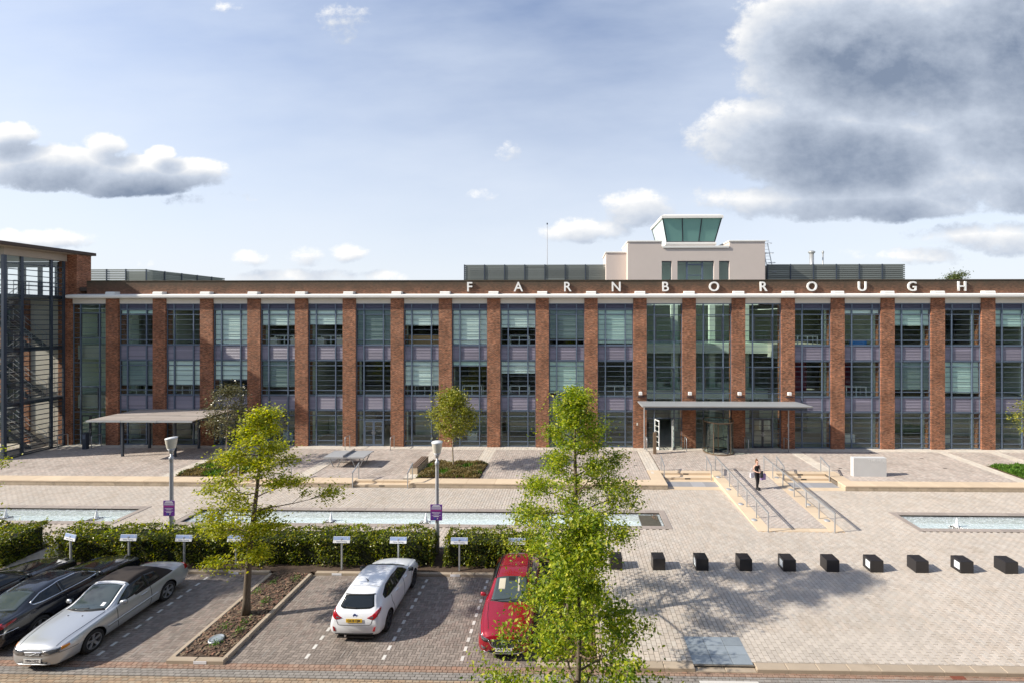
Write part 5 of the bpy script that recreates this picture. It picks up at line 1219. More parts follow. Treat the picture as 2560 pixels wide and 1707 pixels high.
def bed(x0, x1, y0, y1, label, ms, seed, h=.30):
    e = empty('shrub_bed', ((x0+x1)/2, (y0+y1)/2, TZ), label, 'shrub bed')
    MB().bbox(x0, x1, y0, y1, TZ-.04, TZ+.03, .03).build('bed_soil', M['soil'], e)
    A = (x1-x0)*(y1-y0)
    for m, share in ms:
        n = int(A*520*share); cx = rng.uniform(x0+.05, x1-.05, n); cy = rng.uniform(y0+.05, y1-.05, n)
        f = np.sin(cx*2.3+seed)*np.sin(cy*2.9+seed*1.7); keep = (f > 0) if m == 'shrub_green' and len(ms) > 1 else ((f < .45) if len(ms) > 1 else np.ones(n, bool)); cx, cy = cx[keep], cy[keep]; n = len(cx)
        ed = np.minimum(np.minimum(cx-x0, x1-cx), np.minimum(cy-y0, y1-cy)); hh = h*np.clip(.45+ed*1.2, 0, 1)*(.8+.3*np.sin(cx*5+seed)*np.cos(cy*6))
        a = rng.uniform(0, 6.28, n); tl = rng.normal(0, .07, (n, 2)); w = rng.uniform(.012, .03, n); zt = TZ+.02+hh*rng.uniform(.55, 1.15, n)
        V = np.zeros((n, 4, 3)); V[:,0] = np.stack([cx-np.cos(a)*w, cy-np.sin(a)*w, np.full(n, TZ)], 1); V[:,1] = np.stack([cx+np.cos(a)*w, cy+np.sin(a)*w, np.full(n, TZ)], 1)
        V[:,2] = np.stack([cx+tl[:,0]+np.cos(a)*w*.7, cy+tl[:,1]+np.sin(a)*w*.7, zt], 1); V[:,3] = np.stack([cx+tl[:,0]-np.cos(a)*w*.7, cy+tl[:,1]-np.sin(a)*w*.7, zt], 1)
        np_mesh('shrubs', V.reshape(-1,3), np.arange(n*4).reshape(n,4), M[m], e, 'stuff', off=wloc(e))
        P = np.stack([cx+tl[:,0], cy+tl[:,1], zt], 1); V, F = leaf_arrays(P, rng.uniform(.04, .09, n), .2, .5); np_mesh('shrub_tips', V, F, M[m], e, 'stuff', off=wloc(e))
    return e
bed(-25.3, -21.4, 28.87, 32.3, 'green and brown shrub bed next to the shelter', (('shrub_green', 1), ('shrub_brown', .8)), 1)
bed(-9.82, -5.8, 28.87, 31.95, 'brown heather bed beside the bench', (('shrub_brown', 2.2), ('shrub_green', .3)), 2)
bed(28.35, 32.45, 28.87, 31.9, 'bright green low shrub bed beyond the stone sign', (('shrub_green', 1.4),), 3, .34)
def weeds(x, y, s, seed, parent):
    n = 60; P = np.stack([x+rng.normal(0, s, n), y+rng.normal(0, s, n), .14+np.abs(rng.normal(0, .07, n))], 1); V, F = leaf_arrays(P, rng.uniform(.04, .1, n), .2, .4)
    np_mesh('weeds', V, F, M['shrub_green'], parent, 'stuff', off=wloc(parent))
for x, y in ((-11.6, 15.2), (-11.1, 15.5), (-11.2, 16.6), (-11.9, 17.2), (-11.7, 17.8), (-10.95, 18.1), (-11.3, 14.4), (-11.0, 15.0)): weeds(x, y, .09, 1, bedA)
for x, y in ((-.3, 14.6), (.4, 15.0), (.1, 17.3)): weeds(x, y, .14, 1, bedB)
# ------------------------------------------------------------------ the side of the road the photograph is taken from
ob = empty('opposite_building', (0, -1.4, 0), 'pale building across the road that the windows mirror', 'building')
MB().box(-140, 90, -14, -1.5, -.3, 12.5).build('wall', M['frieze'], ob)
for k in range(50):
    for z in (1.0, 4.6, 8.2):
        x = -130+k*4.1
        if abs(x+1.3) < 3 and z > 8: continue
        f = MB().box(x, x+2.6, -1.5, -1.42, z, z+2.2).build('window', M['frame_dark'], ob); MB().box(x+.1, x+2.5, -1.42, -1.40, z+.1, z+2.1).build('pane', M['car_glass'], f)
pv = MB().box(-60, 60, -1.5, 4.0, -.1, .1).build('pavement', M['block_grey_light']); tag(pv, kind='structure')
for i, (x, y, h) in enumerate(((-9.5, .9, 12), (-17, 1.2, 13), (-25, 1.5, 12.5), (-34, 2.5, 13), (-45, 2.5, 13), (-58, 3, 13.5), (-74, 6, 13.5), (10, .9, 12), (18, 1.2, 13), (27, 2, 12.5), (37, 2.5, 13), (50, 3, 13), (66, 5, 13))):
    tree('roadside_tree', 'large roadside tree across the road', (x, y, .1), h, .2, .25, cone(2.4, 3.4, 1.0, .4), 26, 'leaf_far', .34, 34, 71+i, group='trees across the road', clump=(.55, .35), twigs=False)
# ------------------------------------------------------------------ cars
def pchip(xs, ys, q):
    xs = np.asarray(xs, float); ys = np.asarray(ys, float); h = np.diff(xs); d = np.diff(ys)/h; n = len(xs); m = np.zeros(n)
    for i in range(1, n-1):
        if d[i-1]*d[i] > 0:
            w1, w2 = 2*h[i]+h[i-1], h[i]+2*h[i-1]; m[i] = (w1+w2)/(w1/d[i-1]+w2/d[i])
    m[0], m[-1] = d[0], d[-1]
    i = np.clip(np.searchsorted(xs, q)-1, 0, n-2); t = (q-xs[i])/h[i]
    return ys[i]*(2*t**3-3*t**2+1)+h[i]*m[i]*(t**3-2*t**2+t)+ys[i+1]*(-2*t**3+3*t**2)+h[i]*m[i+1]*(t**3-t**2)
def catmull(P, sub):
    P = np.asarray(P, float); out = []
    n = len(P)
    for i in range(n-1):
        p0 = P[max(i-1, 0)]; p1 = P[i]; p2 = P[i+1]; p3 = P[min(i+2, n-1)]
        for k in range(sub):
            t = k/sub; out.append(.5*((2*p1)+(-p0+p2)*t+(2*p0-5*p1+4*p2-p3)*t*t+(-p0+3*p1-3*p2+p3)*t**3))
    out.append(P[-1]); return np.array(out)
class Car:
    def __init__(s, rows, label, paint, loc, facing, name='car', wheel_r=.315, axles=(1.2, -1.29), track=None, rim='rim', soft=None):
        rows = sorted(rows); A = np.array(rows); s.rows = A; xs = A[:, 0]
        N = 84; L0, L1 = xs[0], xs[-1]; u = np.linspace(0, 1, N); q = L0+(L1-L0)*(.5-.5*np.cos(np.pi*u))*.35+(L1-L0)*u*.65
        par = [pchip(xs, A[:, c], q) for c in range(1, 10)]
        rings = []; SUB = 5
        for i in range(N):
            zb, wb, zm, wm, zB, wB, zr, wr, zt = [p[i] for p in par]
            c = [(0, zb), (wb*.6, zb), (wb*.96, zb+.03), ((wb+wm)/2+.02, (zb+zm)/2-.01), (wm, zm), ((wm*.45+wB*.55)+.018, zm*.42+zB*.58), (wB, zB), ((wB+wr)/2+.012, (zB+zr)/2), (wr, zr), (wr*.55, zt-(zt-zr)*.12), (0, zt)]
            h = catmull(c, SUB); full = np.concatenate([np.stack([np.full(len(h), q[i]), h[:, 0], h[:, 1]], 1), np.stack([np.full(len(h)-2, q[i]), -h[-2:0:-1, 0], h[-2:0:-1, 1]], 1)])
            rings.append(full)
        K = len(rings[0]); V = np.concatenate(rings); nh = K//2; jb = 6*SUB
        F = []; SF = []
        for i in range(N-1):
            for j in range(K):
                f = (i*K+j, (i+1)*K+j, (i+1)*K+(j+1) % K, i*K+(j+1) % K)
                up = jb <= j < K-jb
                if soft and up and soft[0] < (q[i]+q[i+1])/2 < soft[1]: SF.append(f)
                else: F.append(f)
        caps = [tuple(range(K)), tuple(range((N-1)*K+K-1, (N-1)*K-1, -1))]
        full = MB(); full.v = [tuple(p) for p in V]; full.f = F+SF+caps
        s.root = empty(name, loc, label, 'car', None, R(90) if facing > 0 else R(-90))
        s.bvh = BVHTree.FromPolygons([Vector(p) for p in V], full.f)
        b = MB(); b.v = full.v; b.f = F+SF+caps
        s.W = max(A[:, 4])
        me = b.mesh('body', True); fix_normals(me)
        nsf = len(SF)
        me.materials.append(M[paint]); me.materials.append(M['trim_black']); me.materials.append(M['soft_top'])
        if nsf:
            key = set(frozenset(f) for f in SF)
            for p in me.polygons:
                if frozenset(p.vertices) in key: p.material_index = 2
        s.body = link('body', me, None, s.root)
        # wheel arches are cut out of the body
        cut = MB(); ar = wheel_r+.045
        for ax in axles:
            for sd in (-1, 1): cut.lathe([(ar, sd*(s.W-.27)), (ar, sd*(s.W+.3))] if sd > 0 else [(ar, sd*(s.W+.3)), (ar, sd*(s.W-.27))], (ax, 0, wheel_r+.01), 28, 'y')
        cm = cut.mesh('cut'); fix_normals(cm); cm.materials.append(M['trim_black']); co = link('cut', cm, None); co.matrix_world = Matrix.Identity(4)
        tmp = link('tmp', me.copy(), None)
        md = tmp.modifiers.new('b', 'BOOLEAN'); md.operation = 'DIFFERENCE'; md.object = co; md.solver = 'EXACT'
        try: md.material_mode = 'TRANSFER'
        except Exception: pass
        dg = bpy.context.evaluated_depsgraph_get(); dg.update(); res = bpy.data.meshes.new_from_object(tmp.evaluated_get(dg))
        bpy.data.objects.remove(tmp); bpy.data.objects.remove(co)
        if len(res.polygons) > 500:
            s.body.data = res; res.name = 'body'
        s.wr = wheel_r; s.axles = axles
        for ax in axles:
            for sd in (-1, 1): s.wheel(ax, sd, rim)
    def wheel(s, ax, sd, rim):
        r = s.wr; yo = sd*(s.W-.02); yi = sd*(s.W-.22); c = (ax, 0, r)
        pr = [(r*.62, yi), (r*.95, yi), (r, yi+sd*.02), (r, yo-sd*.03), (r*.96, yo-sd*.005), (r*.72, yo), (r*.68, yo-sd*.012)]
        w = MB().lathe(pr, c, 32, 'y', cap=False).build('wheel', M['tyre'], s.root, True, local=True); fix_normals(w.data)
        q = MB().lathe([(r*.70, yo-sd*.012), (r*.70, yo-sd*.002), (r*.64, yo-sd*.004), (r*.62, yo-sd*.06)], c, 32, 'y', cap=False)
        q.lathe([(.05, yo-sd*.05), (.05, yo-sd*.02), (.001, yo-sd*.015)], c, 12, 'y', cap=False)
        for k in range(5):
            a = 2*math.pi*k/5+.3; a2 = a+.0
            p0 = Vector((ax+.03*math.cos(a), yo-sd*.03, r+.03*math.sin(a))); p1 = Vector((ax+r*.67*math.cos(a2), yo-sd*.012, r+r*.67*math.sin(a2)))
            t = Vector((-math.sin(a), 0, math.cos(a)))
            q.add([p0-t*.03, p0+t*.03, p1+t*.045, p1-t*.045, p0-t*.03-Vector((0,sd*.03,0)), p0+t*.03-Vector((0,sd*.03,0)), p1+t*.045-Vector((0,sd*.03,0)), p1-t*.045-Vector((0,sd*.03,0))], [(0,1,2,3),(7,6,5,4),(0,4,5,1),(2,6,7,3),(1,5,6,2),(3,7,4,0)])
        o = q.build('rim', M[rim], w, local=True); fix_normals(o.data)
        d = MB().lathe([(r*.63, yo-sd*.06), (.001, yo-sd*.065)], c, 24, 'y', cap=False).build('brake_disc', M['trim_black'], w, local=True)
    def hit(s, mode, a, b, sd=1):
        if mode == 'side': o, d = Vector((a, 3*sd, b)), Vector((0, -sd, 0))
        elif mode == 'top': o, d = Vector((a, b, 4)), Vector((0, 0, -1))
        elif mode == 'front': o, d = Vector((5, a, b)), Vector((-1, 0, 0))
        else: o, d = Vector((-5, a, b)), Vector((1, 0, 0))
        h = s.bvh.ray_cast(o, d)
        if h[0] is None: return None
        n = h[1]
        if n.dot(d) > 0: n = -n
        return h[0], n
    def panel(s, name, m, mode, lo, hi, sd=1, off=.005, nu=16, nv=8, parent=None):
        """a thin panel between two edges given in the projection plane, laid on the body"""
        def along(pl, t):
            pl = np.asarray(pl, float); d = np.concatenate([[0], np.cumsum(np.hypot(*np.diff(pl, axis=0).T))]); t *= d[-1]; return np.interp(t, d, pl[:, 0]), np.interp(t, d, pl[:, 1])
        G = []
        for j in range(nv+1):
            row = []
            for i in range(nu+1):
                a = along(lo, i/nu); b = along(hi, i/nu); p = (a[0]+(b[0]-a[0])*j/nv, a[1]+(b[1]-a[1])*j/nv); row.append(s.hit(mode, p[0], p[1], sd))
            G.append(row)
        q = MB(); idx = {}
        for j in range(nv+1):
            for i in range(nu+1):
                if G[j][i]: p, n = G[j][i]; idx[(j, i)] = len(q.v); q.v.append(tuple(p+n*off))
        for j in range(nv):
            for i in range(nu):
                k = [(j, i), (j, i+1), (j+1, i+1), (j+1, i)]
                if all(x in idx for x in k): q.f.append(tuple(idx[x] for x in k))
        ring = [(0, i) for i in range(nu+1)]+[(j, nu) for j in range(1, nv+1)]+[(nv, i) for i in range(nu-1, -1, -1)]+[(j, 0) for j in range(nv-1, 0, -1)]
        base = {}
        for k in ring:
            if k in idx: p, n = G[k[0]][k[1]]; base[k] = len(q.v); q.v.append(tuple(p-n*.004))
        for a, b in zip(ring, ring[1:]+ring[:1]):
            if a in idx and b in idx: q.f.append((idx[a], base[a], base[b], idx[b]))
        if not q.f: return None
        o = q.build(name, M[m], parent or s.root, True, local=True); fix_normals(o.data); return o
    def strip(s, name, m, mode, pl, w, sd=1, off=.006, parent=None, nu=24):
        pl = np.asarray(pl, float); d = np.gradient(pl, axis=0); n = np.stack([-d[:, 1], d[:, 0]], 1); n /= np.linalg.norm(n, axis=1)[:, None]
        return s.panel(name, m, mode, pl-n*w/2, pl+n*w/2, sd, off, nu, 1, parent)
    def plate(s, mode, zc, txt, m, w=.52):
        h = s.hit(mode, 0, zc); sg = 1 if mode == 'front' else -1; x = h[0].x+sg*.012
        o = MB().box(min(x, x+sg*.012), max(x, x+sg*.012), -w/2, w/2, zc-.057, zc+.057).build('number_plate', M[m], s.root, local=True)
        Mx = Matrix.Translation((x+sg*.0135, 0, zc)) @ Matrix.Rotation(R(90)*sg, 4, 'Z') @ Matrix.Rotation(R(90), 4, 'X') @ Matrix.Diagonal((.86, 1, 1, 1))
        text_mesh('plate_text', txt, .108, M['ink'], o, Mx, .001, bold=.002); return o
    def mirror(s, x, z, m, y=None):
        for sd in (-1, 1):
            h = s.hit('side', x, z-.03, sd)[0]; yy = abs(h.y)
            q = MB(); prof = [(0, -.09), (.05, -.085), (.075, -.02), (.075, .05), (.05, .085), (0, .09)]
            vs = []; n = 10
            for t, r_ in ((0, .3), (.25, .9), (.7, 1), (1, .85)):
                for k in range(n):
                    a = 2*math.pi*k/n; vs.append((x+.02-.05*t+.075*r_*math.cos(a)*.7, sd*(yy+.02+.2*t), z+.03+.075*r_*math.sin(a)))
            fs = [(i*n+k, i*n+(k+1) % n, (i+1)*n+(k+1) % n, (i+1)*n+k) for i in range(3) for k in range(n)]+[tuple(range(n)), tuple(range(3*n, 4*n))]
            q.add(vs, fs); o = q.build('door_mirror', M[m], s.root, True, local=True); fix_normals(o.data)
            MB().box(x-.085, x-.075, sd*(yy+.08)-.06 if sd < 0 else yy+.06, sd*(yy+.08)+.02 if sd < 0 else yy+.2, z-.02, z+.085).build('mirror_glass', M['car_glass_pale'], o, local=True)
FIESTA = [(2.02,.24,.50,.45,.60,.58,.55,.62,.38,.64),(1.9,.18,.66,.45,.76,.67,.68,.71,.48,.74),(1.6,.17,.74,.5,.83,.78,.76,.84,.55,.87),(1.1,.17,.78,.52,.86,.90,.80,.96,.60,.99),(.86,.17,.79,.52,.866,.93,.80,1.0,.66,1.03),
 (.12,.17,.8,.52,.867,.96,.79,1.37,.55,1.42),(-.4,.17,.8,.52,.867,.98,.79,1.435,.54,1.476),(-1.0,.17,.8,.52,.867,1.0,.785,1.42,.53,1.46),(-1.5,.18,.79,.55,.862,1.02,.77,1.355,.52,1.40),(-1.6,.19,.79,.55,.855,1.01,.76,1.30,.52,1.34),(-1.84,.22,.76,.55,.84,.98,.73,1.04,.58,1.06),(-1.96,.27,.72,.55,.81,.86,.70,.91,.55,.93),(-2.02,.32,.66,.5,.75,.7,.66,.74,.5,.76)]
def fiesta():
    c = Car(FIESTA, 'white hatchback with yellow rear plate parked nose to the hedge', 'paint_white', (-7.0, 16.72, 0), 1, 'hatchback', .315, (1.2, -1.29), rim='rim_dark')
    c.panel('windscreen', 'car_glass', 'top', [(.86, -.60), (.93, -.3), (.95, 0), (.93, .3), (.86, .60)], [(.16, -.52), (.12, -.25), (.11, 0), (.12, .25), (.16, .52)], nv=10)
    c.panel('rear_window', 'car_glass', 'rear', [(-.56, 1.09), (-.45, 1.04), (0, 1.03), (.45, 1.04), (.56, 1.09)], [(-.47, 1.33), (0, 1.345), (.47, 1.33)])
    c.panel('spoiler_lip', 'trim_black', 'rear', [(-.49, 1.336), (.49, 1.336)], [(-.49, 1.356), (.49, 1.356)], off=.012)
    for sd in (-1, 1):
        c.panel('side_window', 'car_glass', 'side', [(.62, 1.0), (0, 1.0), (-.5, 1.01)], [(.40, 1.18), (.1, 1.34), (-.5, 1.385)], sd)
        c.panel('side_window', 'car_glass', 'side', [(-.54, 1.01), (-1.1, 1.04), (-1.38, 1.10)], [(-.54, 1.385), (-1.0, 1.36), (-1.36, 1.22)], sd)
        c.panel('pillar_trim', 'trim_black', 'side', [(-.50, 1.01), (-.54, 1.01)], [(-.50, 1.385), (-.54, 1.385)], sd, nu=2)
        c.strip('door_seam', 'trim_black', 'side', [(-.98, .99), (-1.0, .8), (-.86, .55), (-.8, .3)], .012, sd); c.strip('door_seam', 'trim_black', 'side', [(.1, .97), (.12, .6), (.06, .3)], .012, sd); c.strip('door_seam', 'trim_black', 'side', [(.92, .9), (.8, .6), (.74, .32)], .012, sd)
        c.strip('door_handle', 'paint_white', 'side', [(-.62, .90), (-.42, .89)], .035, sd, .03); c.strip('door_handle', 'paint_white', 'side', [(.24, .88), (.44, .87)], .035, sd, .03)
        c.strip('sill_trim', 'trim_black', 'side', [(.8, .26), (-.85, .26)], .03, sd)
        a = [(.50*sd, .80), (.62*sd, .78), (.72*sd, .85), (.755*sd, .97)]; b = [(.40*sd, .83), (.55*sd, .90), (.66*sd, .98), (.72*sd, 1.02)]
        t = c.panel('tail_light', 'tail_red', 'rear', a, b, off=.014); c.panel('reversing_lamp', 'head_clear', 'rear', [(.48*sd, .825), (.6*sd, .815)], [(.48*sd, .85), (.6*sd, .87)], off=.018, parent=t)
        c.panel('tail_light_side', 'tail_red', 'side', [(-1.90, .90), (-1.72, .98)], [(-1.86, .99), (-1.70, 1.03)], sd, .012)
        c.panel('headlight', 'head_clear', 'side', [(1.9, .66), (1.6, .72)], [(1.84, .74), (1.52, .80)], sd, .01); c.panel('reflector', 'tail_red', 'rear', [(.60*sd, .42), (.67*sd, .42)], [(.64*sd, .55), (.70*sd, .57)], off=.01)
    c.panel('lower_bumper', 'trim_black', 'rear', [(-.6, .33), (0, .30), (.6, .33)], [(-.62, .36), (0, .345), (.62, .36)], off=.01)
    c.strip('tailgate_seam', 'trim_black', 'rear', [(-.60, .82), (-.52, .62), (0, .60), (.52, .62), (.60, .82)], .01, nu=30)
    c.plate('rear', .765, 'CK18 OJM', 'plate_yellow')
    h = c.hit('rear', 0, .90); MB().lathe([(.055, -.006), (.055, .006), (0, .01)], (h[0].x-.016, 0, .90), 16, 'x', cap=False).build('badge', M['sign_navy'], c.root, local=True)
    MB().tube([(-1.0, 0, 1.455), (-1.02, 0, 1.50), (-1.2, 0, 1.68)], [.03, .015, .006], 8).build('aerial', M['trim_black'], c.root, local=True); c.strip('roof_seam', 'trim_black', 'top', [(-1.26, -.5), (-1.22, 0), (-1.26, .5)], .008)
    c.strip('wiper', 'trim_black', 'rear', [(0, 1.055), (.34, 1.07)], .018, off=.02); c.mirror(.62, .99, 'trim_black'); MB().tube([(-2.02, .3, .26), (-1.8, .3, .26)], .035, 8).build('exhaust', M['chrome'], c.root, local=True)
    MB().box(-1.95, 1.85, -.6, .6, .15, .2).build('underside', M['trim_black'], c.root, local=True)
fiesta()
CX3 = [(2.137,.30,.5,.5,.62,.72,.58,.79,.42,.83),(2.0,.22,.66,.5,.79,.82,.70,.89,.5,.94),(1.6,.2,.76,.55,.865,.92,.78,.99,.58,1.03),(1.0,.2,.8,.58,.88,1.0,.82,1.06,.64,1.10),(.75,.2,.82,.58,.882,1.02,.82,1.09,.68,1.12),
 (.05,.2,.82,.58,.882,1.05,.82,1.45,.58,1.50),(-.5,.2,.82,.58,.882,1.07,.82,1.50,.56,1.55),(-1.2,.2,.81,.58,.882,1.1,.81,1.47,.55,1.52),(-1.7,.22,.8,.58,.875,1.12,.8,1.36,.54,1.42),(-1.98,.25,.76,.6,.85,1.05,.76,1.10,.6,1.13),(-2.1,.3,.72,.6,.8,.85,.72,.92,.55,.95),(-2.137,.34,.62,.55,.7,.7,.62,.76,.5,.78)]
def mazda():
    c = Car(CX3, 'red crossover car facing the road, half hidden by tree leaves', 'paint_red', (-2.06, 16.1, 0), -1, 'crossover', .34, (1.27, -1.3))
    w = c.panel('windscreen', 'car_glass_pale', 'top', [(.74, -.62), (.84, -.3), (.86, 0), (.84, .3), (.74, .62)], [(.10, -.53), (.06, -.25), (.05, 0), (.06, .25), (.10, .53)], nv=10)
    c.panel('sensor_box', 'trim_black', 'top', [(.22, -.12), (.22, .12)], [(.08, -.12), (.08, .12)], off=.007, parent=w); c.panel('seat_glimpse', 'seat_cream', 'top', [(.45, -.42), (.45, -.2)], [(.14, -.42), (.14, -.2)], off=.0065, parent=w)
    c.panel('seat_glimpse', 'seat_cream', 'top', [(.5, .24), (.5, .30)], [(.14, .22), (.14, .27)], off=.0065, parent=w)
    c.strip('wiper', 'trim_black', 'top', [(.80, -.55), (.78, -.2), (.74, .05)], .03, off=.018); c.strip('wiper', 'trim_black', 'top', [(.84, 0), (.78, .3), (.72, .55)], .03, off=.018)
    c.panel('cowl', 'trim_black', 'top', [(.80, -.66), (.9, -.3), (.92, 0), (.9, .3), (.80, .66)], [(.75, -.62), (.845, -.3), (.865, 0), (.845, .3), (.75, .62)], nv=2)
    c.panel('rear_window', 'car_glass', 'rear', [(-.55, 1.15), (.55, 1.15)], [(-.48, 1.36), (.48, 1.36)])
    for sd in (-1, 1):
        c.panel('side_window', 'car_glass', 'side', [(.5, 1.1), (0, 1.1), (-.45, 1.11)], [(.3, 1.28), (.0, 1.42), (-.45, 1.46)], sd); c.panel('side_window', 'car_glass', 'side', [(-.5, 1.11), (-1.0, 1.14), (-1.3, 1.2)], [(-.5, 1.46), (-1.0, 1.43), (-1.3, 1.3)], sd)
        c.strip('roof_rail', 'trim_black', 'top', [(.1, sd*.57), (-.5, sd*.555), (-1.4, sd*.53)], .03, off=.03); c.strip('roof_seam', 'trim_black', 'top', [(.05, sd*.50), (-.5, sd*.49), (-1.5, sd*.46)], .022)
        c.panel('headlight', 'head_clear', 'front', [(.45*sd, .70), (.58*sd, .68), (.70*sd, .72)], [(.46*sd, .745), (.6*sd, .77), (.73*sd, .82)], off=.012); c.panel('headlight_side', 'head_clear', 'side', [(2.0, .72), (1.75, .80)], [(1.95, .82), (1.66, .88)], sd, .01)
        c.panel('lamp_surround', 'trim_black', 'front', [(.46*sd, .665), (.66*sd, .68)], [(.46*sd, .70), (.68*sd, .715)], off=.013); c.panel('fog_lamp', 'head_clear', 'front', [(.58*sd, .44), (.68*sd, .46)], [(.56*sd, .50), (.70*sd, .53)], off=.012)
        c.strip('door_seam', 'trim_black', 'side', [(.85, 1.0), (.78, .6), (.7, .32)], .012, sd); c.strip('door_seam', 'trim_black', 'side', [(-.47, 1.1), (-.42, .6), (-.4, .32)], .012, sd)
        c.panel('wheel_arch_trim', 'trim_black', 'side', [(.85, .22), (-.9, .22)], [(.85, .33), (-.9, .33)], sd, .012); c.strip('bonnet_seam', 'trim_black', 'top', [(1.95, sd*.5), (1.4, sd*.62), (.86, sd*.68)], .010); c.panel('tail_light', 'tail_red', 'rear', [(.5*sd, .9), (.74*sd, .92)], [(.5*sd, 1.0), (.72*sd, 1.05)], off=.012)
    g = c.panel('grille', 'trim_black', 'front', [(-.30, .50), (0, .47), (.30, .50)], [(-.42, .72), (0, .745), (.42, .72)], off=.012, nu=20)
    for z in (.53, .57, .61, .65, .69): c.strip('grille_bar', 'grille_bar', 'front', [(-.36, z), (0, z-.006), (.36, z)], .010, off=.02, parent=g)
    c.strip('grille_chrome', 'chrome', 'front', [(-.47, .70), (-.36, .52), (-.2, .475), (0, .465), (.2, .475), (.36, .52), (.47, .70)], .022, off=.022, nu=36)
    h = c.hit('front', 0, .645); x = h[0].x+.03; q = MB(); q.tube([(x, .07*math.cos(a), .645+.055*math.sin(a)) for a in np.linspace(0, 2*math.pi, 21)], .009, 6); q.tube([(x, -.06, .665), (x, -.03, .66), (x, 0, .63), (x, .03, .66), (x, .06, .665)], .007, 6); q.build('badge', M['chrome'], g, local=True)
    c.panel('lower_intake', 'trim_black', 'front', [(-.5, .33), (0, .31), (.5, .33)], [(-.46, .40), (0, .385), (.46, .40)], off=.012); c.strip('skid_trim', 'galvanised', 'front', [(-.62, .36), (-.4, .31), (0, .30), (.4, .31), (.62, .36)], .035, off=.016, nu=30)
    c.plate('front', .425, 'VN15 XTB', 'plate_white'); c.mirror(.50, 1.09, 'paint_red'); MB().box(-2.0, 1.95, -.6, .6, .18, .24).build('underside', M['trim_black'], c.root, local=True)
    c.strip('roof_fin', 'paint_red', 'top', [(-1.35, 0), (-1.15, 0)], .04, off=.06); c.strip('roof_hatch_seam', 'trim_black', 'top', [(-.55, -.46), (-.5, 0), (-.55, .46)], .012)
mazda()
C70 = [(2.28,.24,.42,.42,.52,.57,.48,.62,.40,.64),(2.18,.18,.64,.45,.72,.66,.67,.71,.50,.74),(1.75,.17,.79,.5,.87,.77,.81,.83,.6,.86),(1.0,.17,.83,.5,.908,.86,.84,.92,.64,.95),(.72,.17,.83,.5,.908,.88,.84,.94,.67,.97),
 (-.02,.17,.83,.5,.908,.90,.83,1.32,.55,1.36),(-.5,.17,.83,.5,.908,.90,.83,1.385,.53,1.425),(-1.0,.17,.83,.5,.908,.91,.83,1.33,.54,1.385),(-1.4,.18,.82,.5,.905,.92,.82,1.12,.58,1.17),(-1.62,.18,.82,.52,.90,.93,.81,.985,.62,1.01),(-2.0,.2,.8,.52,.88,.90,.78,.945,.6,.975),(-2.28,.25,.74,.52,.82,.82,.72,.87,.55,.90),(-2.36,.3,.66,.5,.74,.66,.66,.70,.5,.72)]
